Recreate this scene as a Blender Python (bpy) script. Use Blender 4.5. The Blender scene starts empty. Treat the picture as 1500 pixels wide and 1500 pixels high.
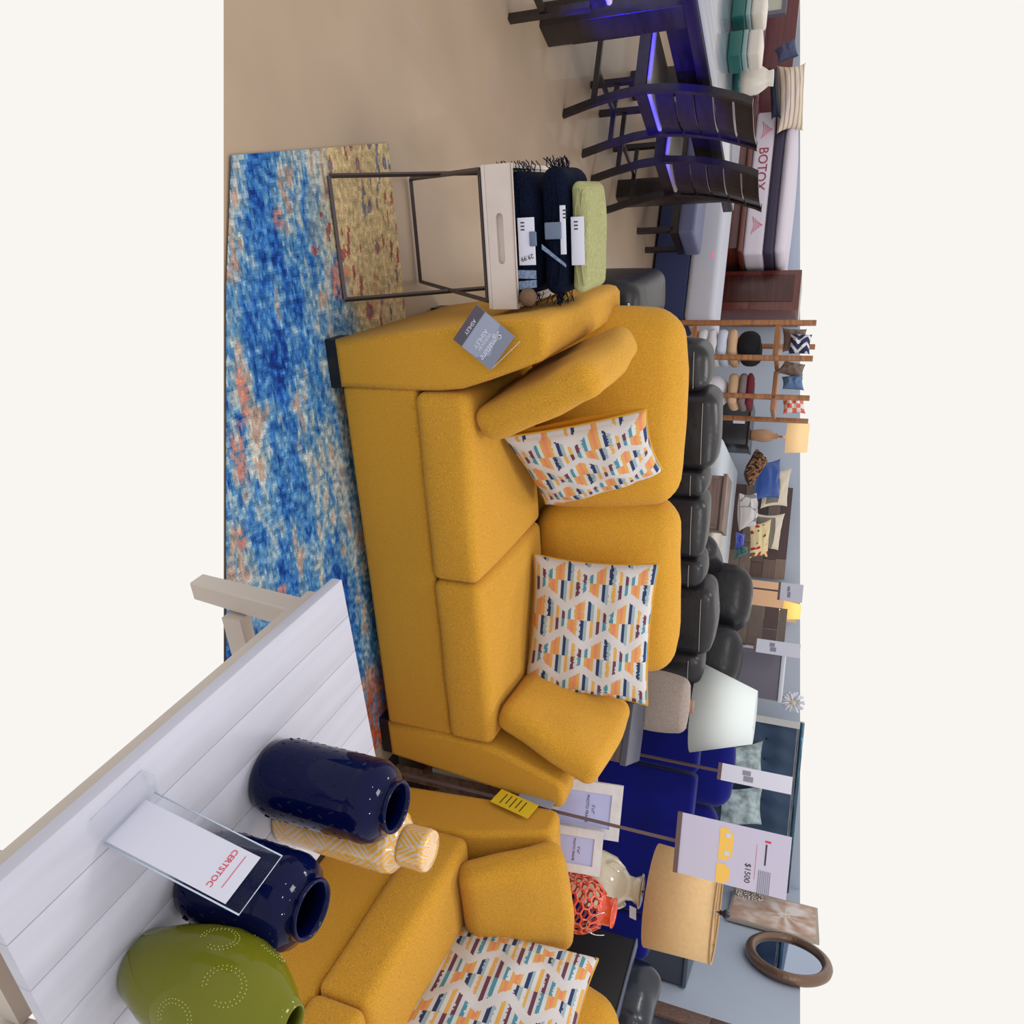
import bpy, bmesh, math, random
from mathutils import Vector, Matrix, noise
random.seed(7)
V = Vector
col = bpy.context.scene.collection
pi = math.pi
# ---------------------------------------------------------------- camera solved from the photo's vanishing points
F = 1122.0
H = 1.55
def _n(v): return v.normalized()
_d1 = V((2817, 166, -F)); _dn = V((-277, -2880, -F))
_Z = _n(-_dn); _X = _n(_d1 - _Z * _d1.dot(_Z)); _Y = _Z.cross(_X)
UU = V((_X.x, _Y.x, _Z.x)); VV = V((_X.y, _Y.y, _Z.y)); BB = V((_X.z, _Y.z, _Z.z))
CAM = V((0, 0, H))
def ray(x, y): return UU * (y - 750.0) + VV * (x - 750.0) - BB * F
def at(x, y, D): return CAM + ray(x, y) * (D / F)
def onZ(x, y, z):
    d = ray(x, y); return CAM + d * ((z - H) / d.z)
def onY(x, y, Y):
    d = ray(x, y); return CAM + d * (Y / d.y)
def onX(x, y, X):
    d = ray(x, y); return CAM + d * (X / d.x)
PHI = math.radians(28.28)
EF = V((math.sin(PHI), math.cos(PHI), 0)); ER = V((math.cos(PHI), -math.sin(PHI), 0))
def RM(r, f, z=0): return ER * r + EF * f + V((0, 0, z))
def onR(x, y, r):
    d = ray(x, y); return CAM + d * (r / d.dot(ER))
def onF(x, y, f):
    d = ray(x, y); return CAM + d * (f / d.dot(EF))

# ---------------------------------------------------------------- materials
def lin(c):
    return tuple(((v / 255 / 12.92) if v / 255 <= .04045 else ((v / 255 + .055) / 1.055) ** 2.4) for v in c)
MATS = {}
def mat(name, rgb=None, rough=.6, metal=0, spec=.5, attr=False, bump=0, bscale=200, var=0, vscale=8, sheen=0, coat=0, emit=None, estr=0, trans=0, stretch=(1, 1, 1), alpha=1, ior=1.5, wave=None):
    if name in MATS: return MATS[name]
    m = bpy.data.materials.new(name); m.use_nodes = True
    nt = m.node_tree; b = nt.nodes['Principled BSDF']; L = nt.links
    c = (*lin(rgb), 1) if rgb else (.5, .5, .5, 1)
    b.inputs['Base Color'].default_value = c
    b.inputs['Roughness'].default_value = rough
    b.inputs['Metallic'].default_value = metal
    b.inputs['Specular IOR Level'].default_value = spec
    b.inputs['IOR'].default_value = ior
    b.inputs['Sheen Weight'].default_value = sheen
    b.inputs['Coat Weight'].default_value = coat
    b.inputs['Transmission Weight'].default_value = trans
    b.inputs['Alpha'].default_value = alpha
    if emit: b.inputs['Emission Color'].default_value = (*lin(emit), 1); b.inputs['Emission Strength'].default_value = estr
    src = None
    if attr:
        a = nt.nodes.new('ShaderNodeAttribute'); a.attribute_name = 'Col'; src = a.outputs['Color']
        L.new(src, b.inputs['Base Color'])
    tc = nt.nodes.new('ShaderNodeTexCoord'); mp = nt.nodes.new('ShaderNodeMapping'); L.new(tc.outputs['Object'], mp.inputs['Vector'])
    mp.inputs['Scale'].default_value = stretch
    if var:
        nz = nt.nodes.new('ShaderNodeTexNoise'); nz.inputs['Scale'].default_value = vscale; nz.inputs['Detail'].default_value = 4
        L.new(mp.outputs[0], nz.inputs['Vector'])
        mr = nt.nodes.new('ShaderNodeMapRange'); mr.inputs['From Min'].default_value = .3; mr.inputs['From Max'].default_value = .7
        mr.inputs['To Min'].default_value = 1 - var; mr.inputs['To Max'].default_value = 1 + var
        L.new(nz.outputs['Fac'], mr.inputs['Value'])
        mx = nt.nodes.new('ShaderNodeVectorMath'); mx.operation = 'MULTIPLY'
        if src: L.new(src, mx.inputs[0])
        else: mx.inputs[0].default_value = c[:3]
        L.new(mr.outputs[0], mx.inputs[1]); L.new(mx.outputs[0], b.inputs['Base Color'])
    if bump:
        nb = nt.nodes.new('ShaderNodeTexNoise'); nb.inputs['Scale'].default_value = bscale; nb.inputs['Detail'].default_value = 2
        L.new(mp.outputs[0], nb.inputs['Vector'])
        bp = nt.nodes.new('ShaderNodeBump'); bp.inputs['Strength'].default_value = bump; bp.inputs['Distance'].default_value = .004
        L.new(nb.outputs['Fac'], bp.inputs['Height']); L.new(bp.outputs[0], b.inputs['Normal'])
    MATS[name] = m
    return m
def wood(name, rgb, rough=.45, var=.35, stretch=(2, 30, 30), coat=.1, vscale=1.5):
    return mat(name, rgb, rough, var=var, vscale=vscale, stretch=stretch, coat=coat, bump=.1, bscale=3)

# ---------------------------------------------------------------- mesh builder
class MB:
    def __init__(s): s.v = []; s.f = []; s.sm = []; s.mi = []; s.c = []; s.slot = 0; s.col = None
    def add(s, vs, fs, M=None, smooth=False, cols=None):
        o = len(s.v)
        s.v += [tuple(M @ V(p)) if M else tuple(p) for p in vs]
        for i, f in enumerate(fs):
            s.f.append(tuple(o + k for k in f)); s.sm.append(smooth); s.mi.append(s.slot)
            s.c.append(cols[i] if cols else s.col)
        return s
    def box(s, x0, x1, y0, y1, z0, z1, M=None):
        vs = [(x, y, z) for z in (z0, z1) for y in (y0, y1) for x in (x0, x1)]
        return s.add(vs, [(0, 2, 3, 1), (4, 5, 7, 6), (0, 1, 5, 4), (2, 6, 7, 3), (0, 4, 6, 2), (1, 3, 7, 5)], M)
    def rbox(s, x0, x1, y0, y1, z0, z1, r=.02, m=1, k=2, M=None, fn=None, smooth=True, crown=0):
        h = ((x1 - x0) / 2, (y1 - y0) / 2, (z1 - z0) / 2); c = ((x0 + x1) / 2, (y0 + y1) / 2, (z0 + z1) / 2)
        r = min(r, min(h) * .999)
        P = []
        for a in h:
            ang = [r * math.tan(pi / 4 * i / k) for i in range(k)]
            lo = [-a + r - t for t in [r * math.tan(pi / 4 * (k - i) / k) for i in range(k)]]
            mid = [(-a + r) + (2 * a - 2 * r) * i / m for i in range(m + 1)]
            P.append(lo + mid + [-q for q in lo[::-1]])
        idx = {}; vs = []; fs = []
        def vert(i, j, l):
            key = (i, j, l)
            if key in idx: return idx[key]
            q = V((P[0][i], P[1][j], P[2][l]))
            inn = V([max(-h[a] + r, min(h[a] - r, q[a])) for a in range(3)])
            d = q - inn
            if d.length > 1e-9: q = inn + d.normalized() * r
            if crown:
                u = [1 - min(1, abs(q[a]) / h[a]) ** 2 for a in range(3)]
                q = V((q.x * (1 + crown * u[1] * u[2] / max(h[0], 1e-6)), q.y * (1 + crown * u[0] * u[2] / h[1]), q.z * (1 + crown * u[0] * u[1] / h[2])))
            q = q + V(c)
            if fn: q = V(fn(q))
            idx[key] = len(vs); vs.append(q); return idx[key]
        n = [len(p) - 1 for p in P]
        for i in range(n[0]):
            for j in range(n[1]):
                fs.append((vert(i, j, 0), vert(i, j + 1, 0), vert(i + 1, j + 1, 0), vert(i + 1, j, 0)))
                fs.append((vert(i, j, n[2]), vert(i + 1, j, n[2]), vert(i + 1, j + 1, n[2]), vert(i, j + 1, n[2])))
        for i in range(n[0]):
            for l in range(n[2]):
                fs.append((vert(i, 0, l), vert(i + 1, 0, l), vert(i + 1, 0, l + 1), vert(i, 0, l + 1)))
                fs.append((vert(i, n[1], l), vert(i, n[1], l + 1), vert(i + 1, n[1], l + 1), vert(i + 1, n[1], l)))
        for j in range(n[1]):
            for l in range(n[2]):
                fs.append((vert(0, j, l), vert(0, j, l + 1), vert(0, j + 1, l + 1), vert(0, j + 1, l)))
                fs.append((vert(n[0], j, l), vert(n[0], j + 1, l), vert(n[0], j + 1, l + 1), vert(n[0], j, l + 1)))
        return s.add(vs, fs, M, smooth)
    def lathe(s, prof, n=32, M=None, smooth=True, cx=0, cy=0):
        vs = []; fs = []
        for r, z in prof:
            for i in range(n):
                a = 2 * pi * i / n; vs.append((cx + r * math.cos(a), cy + r * math.sin(a), z))
        for k in range(len(prof) - 1):
            for i in range(n):
                j = (i + 1) % n; fs.append((k * n + i, k * n + j, (k + 1) * n + j, (k + 1) * n + i))
        if prof[0][0] > 1e-5: fs.append(tuple(range(n))[::-1])
        if prof[-1][0] > 1e-5 and abs(prof[-1][1] - prof[0][1]) > 1e-9: fs.append(tuple((len(prof) - 1) * n + i for i in range(n)))
        return s.add(vs, fs, M, smooth)
    def tube(s, pts, r, n=8, M=None, closed=False, smooth=True):
        pts = [V(p) for p in pts]; vs = []; fs = []; N = len(pts)
        up = None
        for i, p in enumerate(pts):
            a = pts[i - 1] if (i > 0 or closed) else p; b = pts[(i + 1) % N] if (i < N - 1 or closed) else p
            t = (b - a).normalized() if (b - a).length > 1e-9 else V((0, 0, 1))
            if up is None: up = t.orthogonal().normalized()
            up = (up - t * up.dot(t)); up = up.normalized() if up.length > 1e-6 else t.orthogonal().normalized()
            sd = t.cross(up); rr = r[i] if isinstance(r, (list, tuple)) else r
            for k in range(n):
                an = 2 * pi * k / n + pi / n; vs.append(p + up * (rr * math.cos(an)) + sd * (rr * math.sin(an)))
        m = N if closed else N - 1
        for i in range(m):
            for k in range(n):
                l = (k + 1) % n; q = (i + 1) % N
                fs.append((i * n + k, i * n + l, q * n + l, q * n + k))
        if not closed: fs.append(tuple(range(n))[::-1]); fs.append(tuple((N - 1) * n + k for k in range(n)))
        return s.add(vs, fs, M, smooth)
    def bar(s, a, b, r, M=None):  # square bar
        return s.tube([a, b], r * 1.414, 4, M, smooth=False)
    def prism(s, poly, y0, y1, M=None, smooth=False, steps=1):  # polygon in (x, z), extruded along y
        n = len(poly); vs = []; fs = []
        for k in range(steps + 1):
            y = y0 + (y1 - y0) * k / steps; vs += [(p[0], y, p[1]) for p in poly]
        fs.append(tuple(range(n))); fs.append(tuple(steps * n + k for k in range(n))[::-1])
        for q in range(steps):
            for k in range(n): l = (k + 1) % n; fs.append((q * n + k, (q + 1) * n + k, (q + 1) * n + l, q * n + l))
        return s.add(vs, fs, M, smooth)
    def quad(s, a, b, c, d): return s.add([a, b, c, d], [(0, 1, 2, 3)])
    def build(s, name, mats, parent=None, bevel=0, bseg=2, recalc=True):
        me = bpy.data.meshes.new(name)
        me.from_pydata(s.v, [], s.f)
        if not isinstance(mats, (list, tuple)): mats = [mats]
        for m in mats: me.materials.append(m)
        me.polygons.foreach_set('use_smooth', s.sm); me.polygons.foreach_set('material_index', s.mi)
        if any(c is not None for c in s.c):
            ca = me.color_attributes.new(name='Col', type='FLOAT_COLOR', domain='CORNER'); buf = []
            for f, c in zip(s.f, s.c):
                c = c or (.5, .5, .5)
                buf += [c[0], c[1], c[2], 1.0] * len(f)
            ca.data.foreach_set('color', buf)
        me.update()
        if recalc or bevel:
            bm = bmesh.new(); bm.from_mesh(me)
            if recalc: bmesh.ops.recalc_face_normals(bm, faces=bm.faces)
            if bevel:
                es = [e for e in bm.edges if len(e.link_faces) == 2 and e.calc_face_angle(0) > .6]
                bmesh.ops.bevel(bm, geom=es, offset=bevel, segments=bseg, affect='EDGES', profile=.5, clamp_overlap=True)
                if bseg > 1:
                    for f in bm.faces: f.smooth = True
            bm.to_mesh(me); bm.free()
        o = bpy.data.objects.new(name, me); col.objects.link(o)
        if parent: o.parent = parent
        return o
def tag(o, label, cat=None, group=None, kind=None):
    o['label'] = label
    if cat: o['category'] = cat
    if group: o['group'] = group
    if kind: o['kind'] = kind
    return o
def thing(name, label, cat, loc=(0, 0, 0), rz=0, group=None):
    o = bpy.data.objects.new(name, None); col.objects.link(o); o.location = loc; o.rotation_euler = (0, 0, rz)
    o.empty_display_size = .05
    return tag(o, label, cat, group)
def copytree(o, parent=None):
    c = o.copy(); col.objects.link(c)
    if parent: c.parent = parent
    for ch in list(o.children): copytree(ch, c)
    return c
def T(x=0, y=0, z=0, rx=0, ry=0, rz=0):
    return Matrix.Translation((x, y, z)) @ Matrix.Rotation(rz, 4, 'Z') @ Matrix.Rotation(ry, 4, 'Y') @ Matrix.Rotation(rx, 4, 'X')
def frame(o, xd, yd):  # matrix whose x axis is xd, y axis yd
    xd = V(xd).normalized(); yd = V(yd); yd = (yd - xd * yd.dot(xd)).normalized(); zd = xd.cross(yd)
    M = Matrix((xd, yd, zd)).transposed().to_4x4(); M.translation = V(o); return M
def text(name, body, size, M, m, parent=None, ext=.0004, align='CENTER', shear=0):
    cu = bpy.data.curves.new(name, 'FONT'); cu.body = body; cu.size = size; cu.align_x = align; cu.align_y = 'CENTER'; cu.extrude = ext; cu.shear = shear
    cu.resolution_u = 3
    o = bpy.data.objects.new(name, cu); col.objects.link(o)
    dg = bpy.context.evaluated_depsgraph_get(); dg.update()
    me = bpy.data.meshes.new_from_object(o.evaluated_get(dg)); bpy.data.objects.remove(o); me.name = name
    me.transform(M); me.materials.clear(); me.materials.append(m)
    r = bpy.data.objects.new(name, me); col.objects.link(r)
    if parent: r.parent = parent
    return r

# materials used
YEL = mat('mustard_fabric', (196, 144, 46), .9, bump=.7, bscale=380, var=.30, vscale=330, sheen=.08, spec=.15)
BLACKP = mat('black_plastic', (18, 17, 22), .5)
LEATH = mat('charcoal_leather', (29, 28, 33), .36, bump=.55, bscale=22, var=.25, vscale=9, spec=.35)
THREAD = mat('grey_thread', (150, 145, 140), .8)
WHITE = mat('white_paint', (225, 222, 222), .5)
PAPER = mat('paper', (202, 204, 222), .6)
INK = mat('ink', (40, 40, 48), .6)
REDINK = mat('red_ink', (205, 50, 70), .6)
DARKW = wood('espresso_wood', (58, 40, 38), .35, coat=.3)
BLKM = mat('dark_metal', (70, 62, 66), .4, metal=.5)
NAVY = mat('navy_glaze', (4, 11, 54), .05, spec=.16, bump=.04, bscale=30)
STEEL = mat('chrome', (190, 190, 195), .2, metal=1)

# ---------------------------------------------------------------- setting
def fp(x, y): p = onZ(x, y, 0); return p
floor_mat = mat('polished_concrete', (166, 144, 122), .45, var=.07, vscale=2.2, coat=.12, bump=.03, bscale=5)
a, b = fp(328, -260), fp(328, 1760)
fl = MB()
pts = [a, b, RM(4.2, 2.2), RM(2.8, 3.6), RM(2.8, 8.6), RM(-7.5, 8.6), RM(-6.5, 4.5)]
fl.add([(p.x, p.y, 0) for p in pts] + [(p.x, p.y, -.001) for p in pts], [tuple(range(7)), tuple(range(7, 14))[::-1]] + [(i, 7 + i, 7 + (i + 1) % 7, (i + 1) % 7) for i in range(7)])
o = fl.build('floor', floor_mat); o['kind'] = 'structure'; o['label'] = 'beige polished concrete showroom floor'
# walls, built as high as the photo sees them
wall_mat = mat('pale_blue_grey_wall', (184, 196, 216), .8, var=.03, vscale=2)
def wall(name, P0, P1, zt0, zt1, th, m, label):
    n = (P1 - P0).cross(V((0, 0, 1))).normalized() * th
    w = MB(); q = [P0, P1, P1 + V((0, 0, zt1)), P0 + V((0, 0, zt0))]
    w.add(q + [p - n for p in q], [(0, 1, 2, 3), (7, 6, 5, 4), (0, 4, 5, 1), (1, 5, 6, 2), (2, 6, 7, 3), (3, 7, 4, 0)])
    o = w.build(name, m); o['kind'] = 'structure'; o['label'] = label; return o
def topz(P):  # height at which the photo's upper edge crosses the vertical above P
    lo, hi = .5, 4
    for _ in range(40):
        m = (lo + hi) / 2; d = P + V((0, 0, m)) - CAM
        if 750 + F * d.dot(VV) / -d.dot(BB) < 1172: lo = m
        else: hi = m
    return lo
A, Bp, Cc = RM(-7.2, 8.55), RM(2.75, 8.55), RM(2.75, 4.0)
wall('wall_back', A, Bp, topz(A), topz(Bp), .08, wall_mat, 'pale grey wall at the back of the showroom')
wall('wall_right', Bp, Cc, topz(Bp), topz(Cc), .08, wall_mat, 'pale blue-grey wall on the right with painting and mirror')

# ---------------------------------------------------------------- rug
def rugcol(x, y):
    n1 = noise.noise(V((x * 1.6, y * 6, 1.3))); n2 = noise.noise(V((x * 4.5, y * 13, 7.7))); n3 = noise.noise(V((x * 14, y * 40, 3.1)))
    n4 = noise.noise(V((x * 3, y * 5, 11.9))); n5 = noise.noise(V((x * 60, y * 90, 5.5)))
    s = n1 * .55 + n2 * .6 + n3 * .55 + .22 * noise.noise(V((x * 45, y * 110, 2)))
    blues = [(26, 58, 138), (36, 86, 166), (58, 116, 182), (96, 142, 182), (150, 166, 176), (182, 182, 174)]
    k = (s + n5 * .35 + .76) / 1.35 * 5; k = max(0, min(4.999, k)); i = int(k); t = k - i
    c = [blues[i][q] * (1 - t) + blues[i + 1][q] * t for q in range(3)]
    def mixc(c, d, w): w = max(0, min(1, w)); return [c[q] * (1 - w) + d[q] * w for q in range(3)]
    # golden border band at the far left end
    g = (y - 2.24 - .12 * n1 - .1 * n2 + (.1 if x < 0.1 else 0)) * 9 if x < .75 else (y - 2.5) * 8
    c = mixc(c, (198, 176, 134), g)
    if g > .3:
        if n3 + n4 * .7 > .38: c = mixc(c, (150, 70, 76), .8)
        if n3 * .8 - n4 > .42: c = mixc(c, (105, 112, 140), .85)
    rp = [(.19, 2.28, .07, .06), (-.03, 2.0, .045, .03), (.45, 1.72, .1, .03), (.62, 1.66, .12, .035), (.86, 1.60, .05, .03), (1.1, 1.66, .05, .02), (1.1, 1.74, .03, .03), (1.22, 1.6, .06, .03)]
    for (px, py, a, b) in rp:
        d = ((x - px) / a) ** 2 + ((y - py) / b) ** 2 + n3 * 1.2
        if d < 1: c = mixc(c, (196, 118, 98), min(.8, (1 - d) * 1.2 * (.6 + n5)))
    c = mixc(c, (176, 92, 66) if n3 > -.1 else (120, 120, 140), (x - 1.62 + n2 * .2) * 5)
    if n2 + n3 > .62: c = mixc(c, (170, 120, 105), .45)
    e = 1 + n5 * .25
    return tuple(lin([max(0, min(255, v * e)) for v in c]))
rg = MB(); RX0, RX1, RY1, st = -.24, 2.0, 2.7, .0078
L0, L1 = fp(328, 0), fp(328, 1500)
def ynear(x): return L0.y + (L1.y - L0.y) * (x - L0.x) / (L1.x - L0.x)
nx = int((RX1 - RX0) / st); ids = {}
RT = T(0, 0, 0, rz=-.0)
rows = int((RY1 - 1.0) / st)
for i in range(nx + 1):
    x = RX0 + i * st; yn = ynear(x)
    for j in range(rows + 1):
        y = RY1 - j * st; last = y <= yn
        ids[i, j] = len(rg.v); xx = x + .08 * (2.7 - y) * max(0, 1 - (x - RX0) / .4)
        rg.v.append((xx - .06 * 0, max(y, yn), .008 + .0015 * noise.noise(V((x * 90, y * 90, 0)))))
for i in range(nx):
    x = RX0 + i * st
    for j in range(rows):
        y = RY1 - j * st
        if y > ynear(x + st) + 1e-4 and y > ynear(x) + 1e-4:
            rg.f.append((ids[i, j], ids[i, j + 1], ids[i + 1, j + 1], ids[i + 1, j])); rg.sm.append(True); rg.mi.append(0)
            rg.c.append(rugcol(x + st / 2, y - st / 2))
yB = ynear(RX1); rg.col = lin((150, 140, 120))
rg.add([(RX1, yB, .0005), (RX1, RY1, .0005), (RX1, RY1, .008), (RX1, yB, .008), (RX0, RY1, .0005), (RX0, RY1, .008)], [(0, 1, 2, 3), (4, 5, 2, 1)])
o = rg.build('area_rug', mat('rug_pile', attr=True, rough=.95, var=.28, vscale=300, bump=.8, bscale=500, spec=.1), recalc=False)
tag(o, 'distressed blue rug with golden end and rusty spots under the mustard sofa', 'rug')

# ---------------------------------------------------------------- pillows
def pillow(name, BL, BR, TR, TL, th, m, parent=None, n=40, pattern=None, back=None, pinch=.06, puff=.45, wr=.004, seed=0, piping=None):
    BL, BR, TR, TL = map(V, (BL, BR, TR, TL)); nrm = (BR - BL).cross(TL - BL).normalized()
    mb = MB(); W = (BR - BL).length; Hh = (TL - BL).length
    def pt(u, v, s):
        # edges pulled in between corners
        uu = u + (.5 - u) * pinch * 2 * (1 - (2 * v - 1) ** 2) * 1.0 * abs(2 * u - 1)
        vv = v + (.5 - v) * pinch * 2 * (1 - (2 * u - 1) ** 2) * abs(2 * v - 1)
        p = BL * (1 - uu) * (1 - vv) + BR * uu * (1 - vv) + TR * uu * vv + TL * (1 - uu) * vv
        e = (max(0, 1 - (2 * u - 1) ** 2) * max(0, 1 - (2 * v - 1) ** 2)) ** puff
        w = wr * noise.noise(V((u * 5 + seed, v * 5, s))) * 3
        return p + nrm * (s * th / 2 * e + w * e)
    for s in (1, -1):
        ids = []; vs = [pt(i / n, j / n, s) for j in range(n + 1) for i in range(n + 1)]
        fs = []; cs = []
        for j in range(n):
            for i in range(n):
                a = j * (n + 1) + i; f = (a, a + 1, a + n + 2, a + n + 1)
                fs.append(f if s > 0 else f[::-1])
                cs.append(pattern((i + .5) / n * W, (j + .5) / n * Hh) if (pattern and s > 0) else (back if back else None))
        mb.add(vs, fs, None, True, cs if pattern or back else None)
    bm_ = mb
    o = bm_.build(name, m, parent)
    bm = bmesh.new(); bm.from_mesh(o.data); bmesh.ops.remove_doubles(bm, verts=bm.verts, dist=.0003); bm.to_mesh(o.data); bm.free()
    if piping:
        ed = [pt(i / n, 0, 0) for i in range(n)] + [pt(1, j / n, 0) for j in range(n)] + [pt(1 - i / n, 1, 0) for i in range(n)] + [pt(0, 1 - j / n, 0) for j in range(n)]
        MB().tube(ed, .0045, 6, closed=True).build('piping', piping, o if parent is None else o)
    return o
PAL = [(232, 228, 224), (35, 52, 100), (60, 130, 160), (222, 160, 70), (232, 138, 108), (226, 222, 220), (200, 200, 198), (232, 172, 84), (120, 50, 76), (70, 140, 170), (236, 230, 226), (30, 50, 96)]
def geo(u, v, seed=0):
    P, Lp = .30, .168; w = .062
    a = (v + .03) / Lp % 1.0; fb = ((u + .07) / P) % 1.0
    t = 1 - abs(2 * a - 1)
    hg = .345 - .190 * t; dA = abs(fb - .5)
    jit = .006 * noise.noise(V((u * 120, v * 120, 3)))
    if abs(dA - hg) < w + jit: return lin((192, 188, 190))
    cell = 0 if dA < hg else 1
    half = int(fb > .5) if cell == 0 else int(fb < .5)
    k = int((v + jit * .3) / .0127 + half * 2 + cell * 6 + seed) % 13
    return lin(SEQ[k])
SEQ = [(204, 126, 98), (196, 150, 84), (190, 188, 188), (44, 56, 92), (140, 158, 168), (194, 192, 192), (198, 154, 84), (186, 184, 184), (98, 58, 76), (184, 184, 186), (76, 130, 150), (192, 196, 198), (196, 148, 84)]
PATM = mat('patterned_pillow_fabric', attr=True, rough=.9, bump=.35, bscale=300, spec=.15)
PIPE = mat('mustard_piping', (190, 140, 40), .8)

# ---------------------------------------------------------------- mustard sofas
def cushion_lean(mb, side):
    pass
def make_sofa(name, label, loc, rz, labels):
    t = thing(name, label, 'sofa', loc, rz)
    W = 1.70
    m = MB(); m.rbox(.165, W - .165, .012, .82, .05, .333, .02, 4); m.rbox(0.03, W - .03, .70, .86, .05, .80, .05, 4, fn=lambda q: (q.x, q.y + (q.z - .05) * .06, q.z))
    m.build('base', YEL, t)
    arm = [(.012, .05), (-.025, .40), (-.062, .745), (-.055, .775), (-.035, .79), (.03, .79), (.055, .785), (.072, .765), (.10, .69), (.135, .59), (.163, .50), (.172, .42), (.174, .33), (.172, .05)]
    for s in (0, 1):
        m = MB(); p = arm if s == 0 else [(W - x, z) for x, z in arm][::-1]
        m.prism(p, 0, .89, steps=1); o = m.build('arm', YEL, t)
        bm = bmesh.new(); bm.from_mesh(o.data)
        es = [e for e in bm.edges if all(abs(v.co.y) < .001 for v in e.verts) or all(abs(v.co.y - .89) < .001 for v in e.verts)]
        bmesh.ops.bevel(bm, geom=es, offset=.022, segments=3, affect='EDGES', profile=.5)
        for f in bm.faces: f.smooth = len(f.verts) < 8
        bm.to_mesh(o.data); bm.free()
    for x0, x1 in ((.178, .846), (.850, 1.522)):
        m = MB(); m.rbox(x0, x1, -.012, .62, .335, .518, .032, 8, 3, crown=.012, fn=lambda q: (q.x, q.y, q.z + .012 * noise.noise(q * 3)))
        m.build('seat_cushion', YEL, t)
    for x0, x1 in ((.04, .80), (.806, 1.60)):
        M = T((x0 + x1) / 2, .70, .50, rx=-.30)
        w = (x1 - x0) / 2
        m = MB(); m.rbox(-w, w, -.11, .11, -.02, .555, .09, 9, 3, M, crown=.03, fn=lambda q: (q.x, q.y, q.z + .012 * noise.noise(V((q.x * 6 + x0 * 9, q.y * 6, q.z * 4)))))
        m.build('back_cushion', YEL, t)
    for x, y in ((.0, .015), (W - .19, .015), (.0, .78), (W - .19, .78)):
        MB().box(x + .012, x + .175, y, y + .09, .0095, .05).build('foot', BLACKP, t)
    return t, labels
def corner_pillow(x_side, label, P, dz=0):
    # square loose cushion leaning on an arm; P maps sofa-local to world
    s = -1 if x_side == 0 else 1
    cx = .85
    def L(x, y, z): return P @ V((cx + s * (cx - x), y, z))
    pts = [L(.30, -.01, .545), L(.26, .46, .555), L(.085, .50, .92 - dz), L(.105, .07, .94 - dz)]
    if s > 0: pts = [pts[0], pts[1], pts[2], pts[3]]
    A_, B_ = (pts[1], pts[0])
    xd = A_ - B_; yd = (pts[3] - pts[0] + pts[2] - pts[1]) / 2
    M = frame((pts[0] + pts[1] + pts[2] + pts[3]) / 4, xd, yd); w2, h2 = xd.length / 2 + .01, yd.length / 2 + .01
    mb = MB(); mb.rbox(-w2, w2, -h2, h2, -.06, .06, .045, 8, 3, M, crown=.009, fn=lambda q: (q.x, q.y + .008 * noise.noise(q * 6), q.z + .012 * noise.noise(V((q.x * 7, q.y * 7, x_side)))))
    o = mb.build('corner_cushion', YEL)
    loop = [(-w2 + .03, -h2 + .0), (w2 - .03, -h2 + .0), (w2, -h2 + .03), (w2, h2 - .03), (w2 - .03, h2), (-w2 + .03, h2), (-w2, h2 - .03), (-w2, -h2 + .03)]
    return tag(o, label, 'cushion')
sofa, _ = make_sofa('sofa', 'mustard yellow two-seat sofa standing across the middle on the blue rug', (.36, 2.13, 0), 0, None)
PS = Matrix.Translation((.36, 2.13, 0))
corner_pillow(0, 'plain mustard corner cushion leaning on the sofa arm beside the tray table', PS)
corner_pillow(1, 'plain mustard corner cushion leaning on the sofa arm nearest the picture frames', PS, .02)
LOVE = Matrix.Translation((2.09, 2.045, 0)) @ Matrix.Rotation(-pi / 2, 4, 'Z')
love, _ = make_sofa('loveseat', 'second mustard yellow sofa set at a right angle, behind the navy vases', (2.09, 2.045, 0), -pi / 2, None)
corner_pillow(0, 'plain mustard corner cushion in the second sofa, beside the orange lantern', LOVE, .085)

def pt_pillow(BL, BR, TR, TL, label, seed):
    o = pillow('patterned_pillow', BL, BR, TR, TL, .17, PATM, n=120, pattern=lambda u, v: geo(u, v, seed), back=lin((200, 150, 50)), pinch=.035, puff=.36, wr=.005, seed=seed, piping=PIPE)
    return tag(o, label, 'pillow', None)
off = V((0, 0, .0))
pt_pillow(onZ(738, 640, .55), onZ(800, 738, .57), onY(970, 688, 2.80), onY(946, 600, 2.46), 'multicoloured patterned pillow turned sideways against the mustard corner cushion', 3)
pt_pillow(onY(783, 812, 2.60), onY(768, 1010, 2.42), onY(948, 1033, 2.52), onY(965, 826, 2.72), 'multicoloured patterned pillow facing forward in the middle of the mustard sofa', 5)
bl = onX(655, 1350, 2.40); tl = onX(876, 1405, 2.55)
pt_pillow(bl, bl + V((-.03, -.47, .02)), tl + V((0, -.48, .03)), tl, 'multicoloured patterned pillow on the second mustard sofa, near the black cabinet', 9)

# ---------------------------------------------------------------- hang tags
DKTAG = mat('tag_dark_grey', (72, 66, 80), .4); GRTAG = mat('tag_grey', (118, 124, 144), .4); LTTAG = mat('tag_light_grey', (140, 148, 172), .4)
BLt, BRt, TRt, TLt = onY(664, 497, 2.105), onY(676, 540 - 40, 2.105), None, None
q0, q1, q2, q3 = onY(664, 497, 2.09), onY(728, 544, 2.10), onY(757, 489, 2.10), onY(698, 446, 2.09)
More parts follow.
